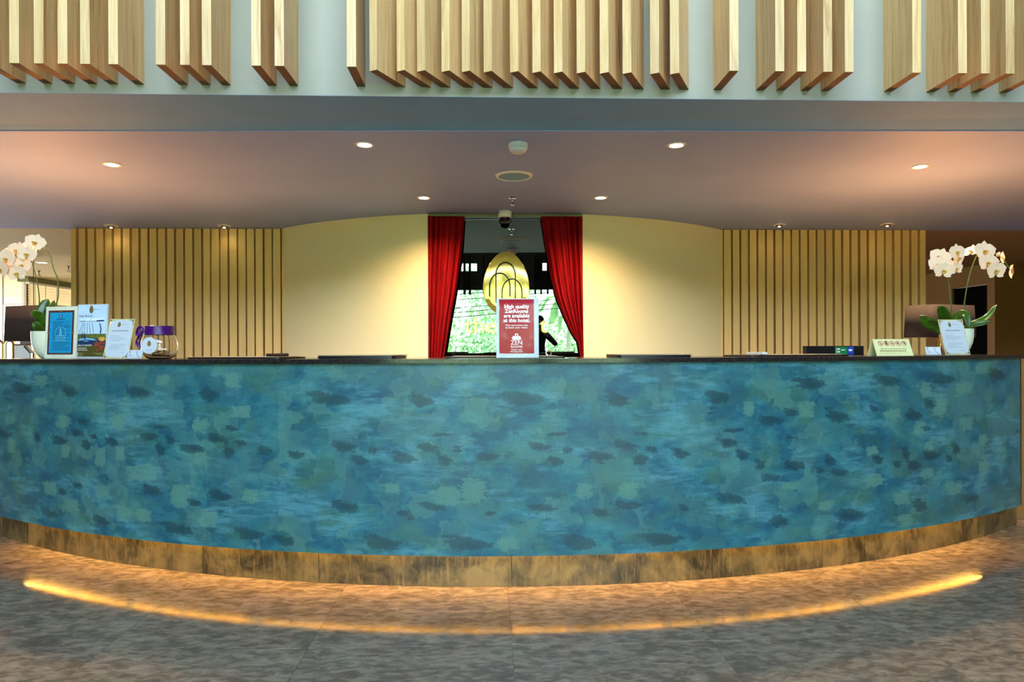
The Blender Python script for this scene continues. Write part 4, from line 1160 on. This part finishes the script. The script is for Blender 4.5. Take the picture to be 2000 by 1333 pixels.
def flower(parent, pos, size, rz, rx, ry=0):
    key = 'f'
    if key not in fl_cache:
        bm = B()
        for an in (90, 218, 322): petal_mesh(bm, .5, .36, math.radians(an), .12, .006)
        se = obj('flower', bm, M_petal, None, smooth=True, sharp=180)
        ps = []
        for an in (14, 166):
            bm = B(); petal_mesh(bm, .56, .62, math.radians(an), .06, -.01); ps.append(obj('petal', bm, M_petal, se, smooth=True, sharp=180))
        bm = B(); petal_mesh(bm, .2, .16, math.radians(270), .5, -.03); petal_mesh(bm, .13, .12, math.radians(200), .9, -.03); petal_mesh(bm, .13, .12, math.radians(340), .9, -.03)
        lathe(bm, [(0, -.05), (.035, -.02), (.04, .02), (0, .05)], 8, 0, -.06)
        lp = obj('lip', bm, M_lip, se, smooth=True, sharp=180)
        fl_cache[key] = (se, ps + [lp]); r = se; kids = []
        first = True
    else:
        se, ks = fl_cache[key]; r = se.copy(); C.objects.link(r)
        for k in ks:
            c = k.copy(); C.objects.link(c); c.parent = r
    r.parent = parent; r.location = pos - parent.location; r.scale = (size,) * 3; r.rotation_euler = (rx, ry, rz)
    return r


def leaf(parent, pts, w):
    bm = B(); P = spline(pts, 6); rows = []
    view = Vector((P[0].x, P[0].y, 0)).normalized()
    for i, p in enumerate(P):
        u = i / (len(P) - 1); d = (P[min(i + 1, len(P) - 1)] - P[max(i - 1, 0)]).normalized()
        s_ = d.cross(view).normalized(); s_ = (s_ + view * .45).normalized()
        ww = w * (.35 + .65 * math.sin(PI * min(1, .12 + u * .80))) * (1 if u < .93 else .55 if u < .99 else .12)
        nrm = d.cross(s_).normalized()
        rows.append([bm.verts.new(p + s_ * ww * v + nrm * (abs(v) * ww * .35)) for v in (-1, -.5, 0, .5, 1)])
    for a, b in zip(rows, rows[1:]):
        for k in range(4): bm.faces.new((a[k], a[k + 1], b[k + 1], b[k]))
    o = obj('leaf', bm, M_leaf, parent, world=True, smooth=True, sharp=180); so_ = o.modifiers.new('solid', 'SOLIDIFY'); so_.thickness = .0022
    return o


def orchid(px_c, front, label, rim_px, stems, flowers, leaves, buds):
    base = on_top(px_c, front); Y = base.y; k = Y / F_PX
    t_ = thing('potted_orchid', label, 'potted plant', base, group='white orchids in cream pots on the counter ends')
    R = 29.5 * k; h = at(px_c, rim_px, Y).z - base.z
    prof = [(0, 0), (R * .42, 0), (R * .55, h * .05), (R * .78, h * .22), (R * .93, h * .45), (R, h * .7), (R, h), (R - .006, h), (R - .008, h * .7), (R * .85, h * .45), (R * .5, h * .2), (0, h * .2)]
    obj('pot', lathe(B(), prof, 40), M_pot, t_, smooth=True, sharp=50)
    obj('potting_bark', lathe(B(), [(0, h * .86), (R * .4, h * .9), (R - .01, h * .84), (R - .012, h * .8), (0, h * .8)], 24), M_bark, t_, smooth=True)
    for st in stems:
        pts = [at(x_, y_, Y + dy) for x_, y_, dy in st]; P = spline(pts, 7)
        obj('flower_stem', tube(B(), P, [.0042 * (1 - .55 * i / len(P)) for i in range(len(P))], 7), M_stem, t_, world=True, smooth=True)
    for x_, y_, sz_, rz, rx, ry, dy in flowers:
        flower(t_, at(x_, y_, Y + dy), sz_ * k * 1.02, math.radians(rz), math.radians(rx), math.radians(ry))
    for lf in leaves:
        leaf(t_, [at(x_, y_, Y + dy) for x_, y_, dy in lf[0]], lf[1] * k)
    for x_, y_, sz_, dy in buds:
        p = at(x_, y_, Y + dy) - base
        o = obj('bud', lathe(B(), [(0, -sz_ * k), (sz_ * k * .5, -sz_ * k * .4), (sz_ * k * .55, sz_ * k * .2), (0, sz_ * k)], 12), plain('orchid_bud_pink', (246, 206, 180), .5), t_, smooth=True); o.location = p; o.rotation_euler = (0, .6, 0)
    return t_


orchid(97, .26, 'white orchid in a cream pot behind the cyan notice, stems arching left', 648,
       [[(80, 655, 0), (77, 602, 0), (76, 575, -.01), (69, 534, -.03), (57, 503, -.05), (40, 494, -.06)],
        [(104, 655, 0), (110, 598, 0), (114, 575, 0), (112, 544, -.01), (104.6, 526, -.02), (97, 497, -.03), (84, 484, -.05), (71, 486, -.06), (40, 502, -.05), (6, 520, -.04), (-10, 535, -.03)]],
       [(69, 474, 35, 8, -12, 18, -.09), (34, 490, 35, -6, -8, 16, -.09), (53, 497, 33, 6, 0, 12, -.12), (13, 506, 37, -10, 0, 10, -.10), (43, 518, 33, 4, 4, 6, -.10), (2, 527, 36, -18, 2, 8, -.11), (33, 534, 34, 0, 8, -4, -.11), (58, 484, 26, 60, -20, 0, -.02), (20, 516, 30, -14, 0, 4, -.06), (-14, 512, 34, -20, 0, 0, -.07)],
       [([(88, 652, -.02), (82, 628, -.03), (86, 604, -.02), (95, 584, .0)], 11), ([(100, 650, 0), (102, 625, .02), (104, 604, .03), (106, 587, .05)], 6), ([(92, 650, -.02), (80, 622, -.07), (70, 613, -.1), (59, 611, -.12)], 9), ([(90, 652, -.02), (80, 645, -.06), (72, 636, -.09), (64, 630, -.1)], 9), ([(104, 650, .02), (118, 634, .05), (130, 632, .08), (142, 640, .1)], 8)],
       [(14, 489, 8, -.03), (7, 492, 6, -.02)])
orchid(1868, .30, 'white orchid in a cream pot behind the announcement board, stems spreading both ways', 643,
       [[(1862, 650, 0), (1860, 632, 0), (1857, 590, -.01), (1851, 540, -.02), (1848, 512, -.04), (1858, 492, -.06), (1870, 490, -.07)],
        [(1878, 650, 0), (1880, 632, 0), (1884, 590, 0), (1892, 545, -.01), (1905, 505, -.03), (1918, 490, -.05), (1940, 492, -.06), (1962, 510, -.05), (1976, 534, -.04)]],
       [(1869, 493, 34, 8, -6, -6, -.09), (1836, 502, 36, -34, -10, 24, -.07), (1871, 507, 25, 14, 8, 0, -.07), (1834, 517, 36, -26, 0, 12, -.09), (1868, 525, 27, 10, 8, -10, -.08), (1843, 529, 36, -8, 10, 6, -.11), (1856, 520, 28, 0, 4, 0, -.07),
        (1923, 491, 42, 2, -8, 2, -.09), (1930, 514, 41, 4, 2, 6, -.10), (1945, 529, 40, 6, 8, -4, -.12), (1957, 504, 27, 66, 0, -20, -.05), (1974, 531, 31, 62, 6, -24, -.06), (1897, 491, 30, -70, -30, 0, -.02)],
       [([(1850, 648, -.01), (1836, 640, -.08), (1815, 630, -.12), (1796, 616, -.14)], 13), ([(1858, 646, -.02), (1850, 625, -.06), (1842, 608, -.08), (1832, 598, -.09)], 12), ([(1868, 644, -.02), (1872, 618, -.04), (1886, 616, -.08), (1893, 640, -.11)], 8), ([(1878, 646, 0), (1900, 634, -.03), (1928, 620, -.04), (1947, 595, -.05)], 6), ([(1876, 646, -.02), (1898, 636, -.06), (1918, 632, -.09), (1934, 628, -.1)], 6)],
       [(1950, 497, 6, -.05)])

# ================================================================== LEFT WING CONTENT
# window with blinds
w1 = bx(XWL - .07, XWL - .03, YW0, YW0 + .05, .351, ZC - .09)
for y_ in (12.8, 14.34): box(w1, XWL - .07, XWL - .03, y_, y_ + .05, .351, ZC - .09)
box(w1, XWL - .07, XWL - .03, YW0 + .051, 14.339, .351, .39)
wn_ = struct('window_1', w1, M_white, label='window with pale venetian blinds in the left wing')
obj('pane', bx(XWL - .052, XWL - .048, YW0 + .051, 14.339, .391, ZC - .092), M_pane, wn_)
bl = thing('venetian_blind', 'cream venetian blind over the left wing window', 'blind', (XWL + .02, 12.8, 0))
me = None; z = 2.24
M_blind = NT('translucent_blind_slat'); _d = M_blind.add('ShaderNodeBsdfTranslucent'); _d.inputs[0].default_value = (*lin((250, 240, 216)), 1); _m = M_blind.add('ShaderNodeMixShader'); _m.inputs[0].default_value = .5
M_blind.set(Base_Color=lin((246, 238, 214)), Roughness=.5); M_blind.link(M_blind.p.outputs[0], _m.inputs[1]); M_blind.link(_d.outputs[0], _m.inputs[2]); M_blind.link(_m.outputs[0], M_blind.n['Material Output'].inputs[0]); M_blind = M_blind.m
while z > .5:
    if me is None:
        o = obj('blind_slat', bx(-.028, .028, -1.68, 1.5, -.0008, .0008), M_blind, bl); me = o.data
    else:
        o = bpy.data.objects.new('blind_slat', me); C.objects.link(o); o.parent = bl
    o.location = (0, .2, z); o.rotation_euler = (0, math.radians(70), 0); z -= .048
obj('head_rail', bx(-.03, .03, -1.5, 1.7, 2.262, 2.294), M_white, bl)
for y_ in (-1.36, -1.1, -.8, .1, 1.2):
    obj('lift_cord', tube(B(), [(.035, y_, .5), (.035, y_, 2.26)], .004, 5), plain('cord_grey', (120, 104, 80), .7), bl)
# glass partition
gp = thing('glass_partition', 'frameless glass partition at the entrance of the left wing', 'partition', (-6.9, 9.0, 0))
for px0, px1 in ((-60, 6), (6.5, 66)):
    x0, x1 = at(px0, 600, 9.0).x + .004, at(px1, 600, 9.0).x - .004
    o = obj('glass_sheet', bx(x0, x1, -.005, .005, 0, ZC - .002), M_pane, gp); o.location = (6.9, 0, 0)
    o2 = obj('edge_seal', bx(x1, x1 + .006, -.006, .006, 0, ZC - .002), plain('grey_seal', (110, 100, 84), .5), gp); o2.location = (6.9, 0, 0)
# door in the far wall
struct('door_2', bx(at(-60, 640, 15.25).x, at(13, 640, 15.25).x, 15.24, 15.295, 0, 1.78), plain('tan_door', (196, 172, 128), .6), label='tan door in the end wall of the left wing')
struct('trim_8', bx(at(14, 640, 15.25).x, at(24, 640, 15.25).x, 15.22, 15.295, 0, 2.07), plain('cream_jamb', (240, 232, 206), .6), label='cream door jamb in the left wing')
# hoop rack
hp = at(10, 680, 5.6)
hr = thing('hoop_rack', 'slim brass rack of two upright hoops behind the counter at the left frame edge', 'rack', (hp.x, 5.6, 0))
for px in (-4, 16.5):
    c0 = at(px, 680, 5.6).x - hp.x; r = 9.2 * 5.6 / F_PX; zt = at(px, 664.5, 5.6).z
    obj('hoop', tube(B(), [(c0 - r, 0, .02)] + [(c0 - r * math.cos(PI * q / 14), 0, zt - r + r * math.sin(PI * q / 14)) for q in range(15)] + [(c0 + r, 0, .02)], .006, 8), M_brass, hr, smooth=True)
    obj('inner_hoop', tube(B(), [(c0 - r + .012, .012, .02)] + [(c0 - (r - .012) * math.cos(PI * q / 14), .012, zt - r + (r - .012) * math.sin(PI * q / 14)) for q in range(15)] + [(c0 + r - .012, .012, .02)], .004, 8), M_black, hr, smooth=True)
obj('base', bx(-.12, .075, -.05, .06, 0, .019, bev=.003), M_black, hr)
# white chair
cp = at(43, 690, 6.6); cz = at(43, 675, 6.6).z
wc = thing('high_chair', 'tall white chair with rounded back behind the counter under the left lamp shade', 'chair', (cp.x, 6.6, 0))
obj('backrest', prism(B(), rrect(-.075, .075, .62, cz, .03), -.0, .03), M_white, wc, smooth=True)
obj('seat', bx(-.19, .19, -.38, .02, .56, .61, bev=.015), M_white, wc)
for sx_ in (-.16, .16):
    for sy_ in (-.34, -.02): obj('leg', tube(B(), [(sx_, sy_, .559), (sx_ * 1.15, sy_ * 1.02, 0)], .014), M_chrome, wc, smooth=True)
# grey stand
gp2 = at(56, 690, 5.5)
gs2 = thing('tablet_stand', 'grey metal folding stand behind the counter beside the left orchid pot', 'stand', (gp2.x, 5.5, 0))
tz = at(56, 674, 5.5).z
obj('upper_arm', tube(B(), [(-.115, 0, tz), (.06, 0, tz + .004)], .007), M_chrome, gs2)
obj('brace', tube(B(), [(-.03, 0, tz - .008), (.028, 0, tz - .07), (.03, 0, .72)], [.012, .016, .014]), M_chrome, gs2)
obj('plate', bx(-.06, .075, -.012, -.008, tz + .008, tz + .034), plain('brushed_grey', (140, 136, 128), .4, .6), gs2)
obj('base', bx(-.12, .14, -.1, .1, 0, .02, bev=.004), M_black, gs2); obj('post', tube(B(), [(.03, 0, .0205), (.03, 0, .72)], .016), M_chrome, gs2)

# ================================================================== OUTDOORS (seen in the mirror)
lawn = obj('lawn', bx(-30, 30, -45, -7.0, -.0095, .02), M_lawn); lawn['kind'] = 'structure'


def tree(x_, y_, h, r, label, n=2600, palm=False):
    t_ = thing('garden_tree', label, 'tree', (x_, y_, .02), group='garden trees reflected in the mirror')
    rr = random.Random(int(x_ * 100)); bend = rr.uniform(-.3, .3)
    P = spline([(0, 0, 0), (bend * .4, 0, h * .4), (bend, .1, h * .8)], 6)
    obj('trunk', tube(B(), P, [.11 * (1 - .5 * i / len(P)) for i in range(len(P))], 8), M_trunk, t_, smooth=True)
    bm = B()
    if palm:
        top = P[-1]
        for k in range(16):
            a = 2 * PI * k / 16 + rr.uniform(-.2, .2); L = r * rr.uniform(.8, 1.1); prev = None
            for q in range(9):
                u = q / 8; c = top + Vector((math.cos(a) * L * u, math.sin(a) * L * u, .5 * u - 1.5 * u * u * rr.uniform(.8, 1.1)))
                s_ = Vector((-math.sin(a), math.cos(a), -.3)) * (.22 * math.sin(PI * (.1 + .85 * u)))
                cur = (bm.verts.new(c - s_), bm.verts.new(c), bm.verts.new(c + s_))
                if prev:
                    bm.faces.new((prev[0], prev[1], cur[1], cur[0])); bm.faces.new((prev[1], prev[2], cur[2], cur[1]))
                prev = cur
    else:
        for k in range(n):
            d = Vector((rr.gauss(0, 1), rr.gauss(0, 1), rr.gauss(0, .8))).normalized() * r * rr.uniform(.45, 1)
            c = Vector((bend, 0, h * .8)) + d; nrm = Vector((rr.uniform(-1, 1), rr.uniform(-1, 1), rr.uniform(-1, 1))).normalized(); a = nrm.orthogonal().normalized(); b = nrm.cross(a); s_ = rr.uniform(.06, .14)
            bm.faces.new([bm.verts.new(c + a * s_), bm.verts.new(c + b * s_ * .5), bm.verts.new(c - a * s_), bm.verts.new(c - b * s_ * .5)])
    o = obj('foliage', bm, M_gleaf, t_); o['kind'] = 'stuff'


tree(-3.6, -10.4, 3.2, 1.4, 'bushy garden tree reflected behind the left curtain side')
tree(-.6, -14.4, 4.2, 1.9, 'tall garden tree reflected behind the gold egg logo', 3200)
tree(1.7, -10, 3.6, 1.9, 'palm with drooping fronds reflected beside the right curtain', palm=True)
tree(3.6, -14.5, 4.0, 2.0, 'broad garden tree reflected behind the palm', 3200)
tree(-7.4, -13.6, 4.0, 2.0, 'garden tree at the outer left of the reflected garden')
tree(8.4, -12, 3.8, 1.9, 'garden tree at the outer right of the reflected garden')
hg = B(); rr = random.Random(11)
for k in range(12000):
    c = Vector((rr.uniform(-11, 11), -17 + rr.uniform(-.6, .6), rr.uniform(.05, 2.6))); nrm = Vector((rr.uniform(-1, 1), rr.uniform(-.2, 1.4), rr.uniform(-1, 1))).normalized(); a = nrm.orthogonal().normalized(); b = nrm.cross(a); s_ = rr.uniform(.07, .15)
    hg.faces.new([hg.verts.new(c + a * s_), hg.verts.new(c + b * s_ * .6), hg.verts.new(c - a * s_), hg.verts.new(c - b * s_ * .6)])
ho = obj('hedge', hg, M_gleaf); tag(ho, 'tall leafy hedge closing the reflected garden', 'hedge'); ho['kind'] = 'stuff'
for k, (z0, z1) in enumerate(((1.75, 2.75), (1.9, 2.88), (2.05, 3.0), (2.32, 3.2), (2.5, 3.35))):
    o = obj('overhead_wire', tube(B(), [(-5.949, -7.4 - .05 * k, z0), (5.949, -7.4 - .05 * k, z1)], .012, 6), M_wire)
    tag(o, '%s thin black wire crossing the garden reflected in the mirror' % ('lowest', 'second lowest', 'middle', 'second highest', 'highest')[k], 'wire', 'wires crossing the reflected garden')
for x_ in (-6, 6):
    o = obj('wire_pole', bx(x_ - .05, x_ + .05, -7.66, -7.36, -.0095, 3.6), M_wire); tag(o, 'dark pole carrying wires at the %s side of the terrace' % ('left' if x_ < 0 else 'right'), 'pole')


# ------------------------------------------------------------------ photographer (reflected in the mirror)
def person(loc, rz):
    t_ = thing('person', 'person in dark clothes holding up a camera, reflected in the mirror beside the red sign', 'person', loc, (0, 0, rz))
    V_, E_, Rr = [], [], []

    def v(p, r, par=None):
        V_.append(p); Rr.append(r)
        if par is not None: E_.append((par, len(V_) - 1))
        return len(V_) - 1
    pel = v((0, 0, .95), .15); wa = v((0, .0, 1.12), .13, pel); ch = v((0, .02, 1.32), .155, wa); uc = v((0, .02, 1.44), .11, ch); nk = v((.01, .04, 1.53), .058, uc)
    h1 = v((.015, .06, 1.60), .075, nk); h2 = v((.02, .06, 1.68), .092, h1); v((.02, .05, 1.75), .07, h2)
    v((.02, .15, 1.655), .014, h2)
    for s_ in (-1, 1):
        sh = v((s_ * .17, .02, 1.42), .07, uc); el = v((s_ * .36, .10, 1.22), .05, sh); wr = v((s_ * .12, .30, 1.47 if s_ > 0 else 1.46), .034, el)
        pa = v((s_ * .085, .33, 1.55), .034, wr)
        for q in range(4):
            f1 = v((s_ * (.06 - .004 * q), .345 - .005 * q, 1.585 - .022 * q + .01), .0095, pa); v((s_ * .012, .36 - .004 * q, 1.59 - .022 * q), .0085, f1)
        t1 = v((s_ * .075, .29, 1.56), .011, pa); v((s_ * .045, .275, 1.575), .0095, t1)
        hp_ = v((s_ * .10, 0, .88), .115, pel); kn = v((s_ * .13, .02, .50), .07, hp_); an = v((s_ * .14, -.02, .09), .045, kn); v((s_ * .15, .13, .035), .035, an)
    me = bpy.data.meshes.new('body'); me.from_pydata(V_, E_, []); me.update()
    o = bpy.data.objects.new('body', me); C.objects.link(o); o.parent = t_
    md = o.modifiers.new('skin', 'SKIN'); md.use_smooth_shade = True
    for i, r in enumerate(Rr): me.skin_vertices[0].data[i].radius = (r, r)
    for d_ in me.skin_vertices[0].data: d_.use_root = False
    me.skin_vertices[0].data[0].use_root = True
    sub = o.modifiers.new('sub', 'SUBSURF'); sub.levels = 1; sub.render_levels = 1
    t2 = NT('dark_clothes_and_skin'); tc2 = t2.add('ShaderNodeTexCoord'); sp = t2.add('ShaderNodeSeparateXYZ'); t2.link(tc2.outputs['Object'], sp.inputs[0])
    skin = t2.math('MAXIMUM', t2.math('GREATER_THAN', sp.outputs[2], 1.50), t2.math('MULTIPLY', t2.math('GREATER_THAN', sp.outputs[1], .27), t2.math('GREATER_THAN', sp.outputs[2], 1.3)))
    legs = t2.math('LESS_THAN', sp.outputs[2], .98)
    t2.set(Base_Color=t2.mix(skin, t2.mix(legs, lin((38, 40, 40)), lin((26, 28, 38))), lin((150, 104, 78))), Roughness=.8)
    me.materials.append(t2.m)
    obj('hair', lathe(B(), [(.0, .115), (.06, .10), (.095, .05), (.10, -.01), (.088, -.06)], 20), plain('black_hair', (16, 13, 12), .6), t_, smooth=True).location = (.02, .035, 1.695)
    for s_ in (-1, 1): obj('eye', lathe(B(), [(0, -.008), (.009, 0), (0, .008)], 10), M_white, t_, smooth=True).location = (.02 + s_ * .034, .142, 1.685)
    obj('mouth', tube(B(), spline([(-.005, .138, 1.612), (.02, .146, 1.609), (.045, .138, 1.612)], 4), .005, 6), plain('lip_red', (140, 70, 64), .5), t_)
    for s_ in (-1, 1): obj('ear', lathe(B(), [(0, -.03), (.012, -.01), (.014, .012), (0, .03)], 10), plain('ear_skin', (150, 104, 78), .6), t_, smooth=True).location = (.02 + s_ * .10, .05, 1.67)
    cm = thing('photo_camera', 'black camera held up in front of the person reflected in the mirror', 'camera', t_.location.copy(), (0, 0, rz))
    obj('camera_body', bx(-.058, .058, .375, .415, 1.525, 1.605, bev=.008), M_black, cm)
    ln_ = lathe(B(), [(0, 0), (.034, 0), (.036, .06), (.031, .064), (0, .058)], 22); bmesh.ops.rotate(ln_, verts=ln_.verts, cent=(0, 0, 0), matrix=Matrix.Rotation(-PI / 2, 3, 'X'))
    obj('lens', ln_, M_black, cm, smooth=True).location = (0, .4155, 1.56)
    return t_


person((.58, -.72, 0), math.radians(4))

# ------------------------------------------------------------------ turn lettering into meshes
bpy.context.view_layer.update()
dg = bpy.context.evaluated_depsgraph_get()
for o in TEXTS:
    me = bpy.data.meshes.new_from_object(o.evaluated_get(dg)); me.name = 'lettering'
    nm, par, loc, rot, sc = o.name, o.parent, o.location.copy(), o.rotation_euler.copy(), o.scale.copy()
    cu = o.data; bpy.data.objects.remove(o, do_unlink=True); bpy.data.curves.remove(cu)
    n_ = bpy.data.objects.new('lettering', me); C.objects.link(n_); n_['kind'] = 'stuff'; n_.parent = par; n_.location = loc; n_.rotation_euler = rot; n_.scale = sc
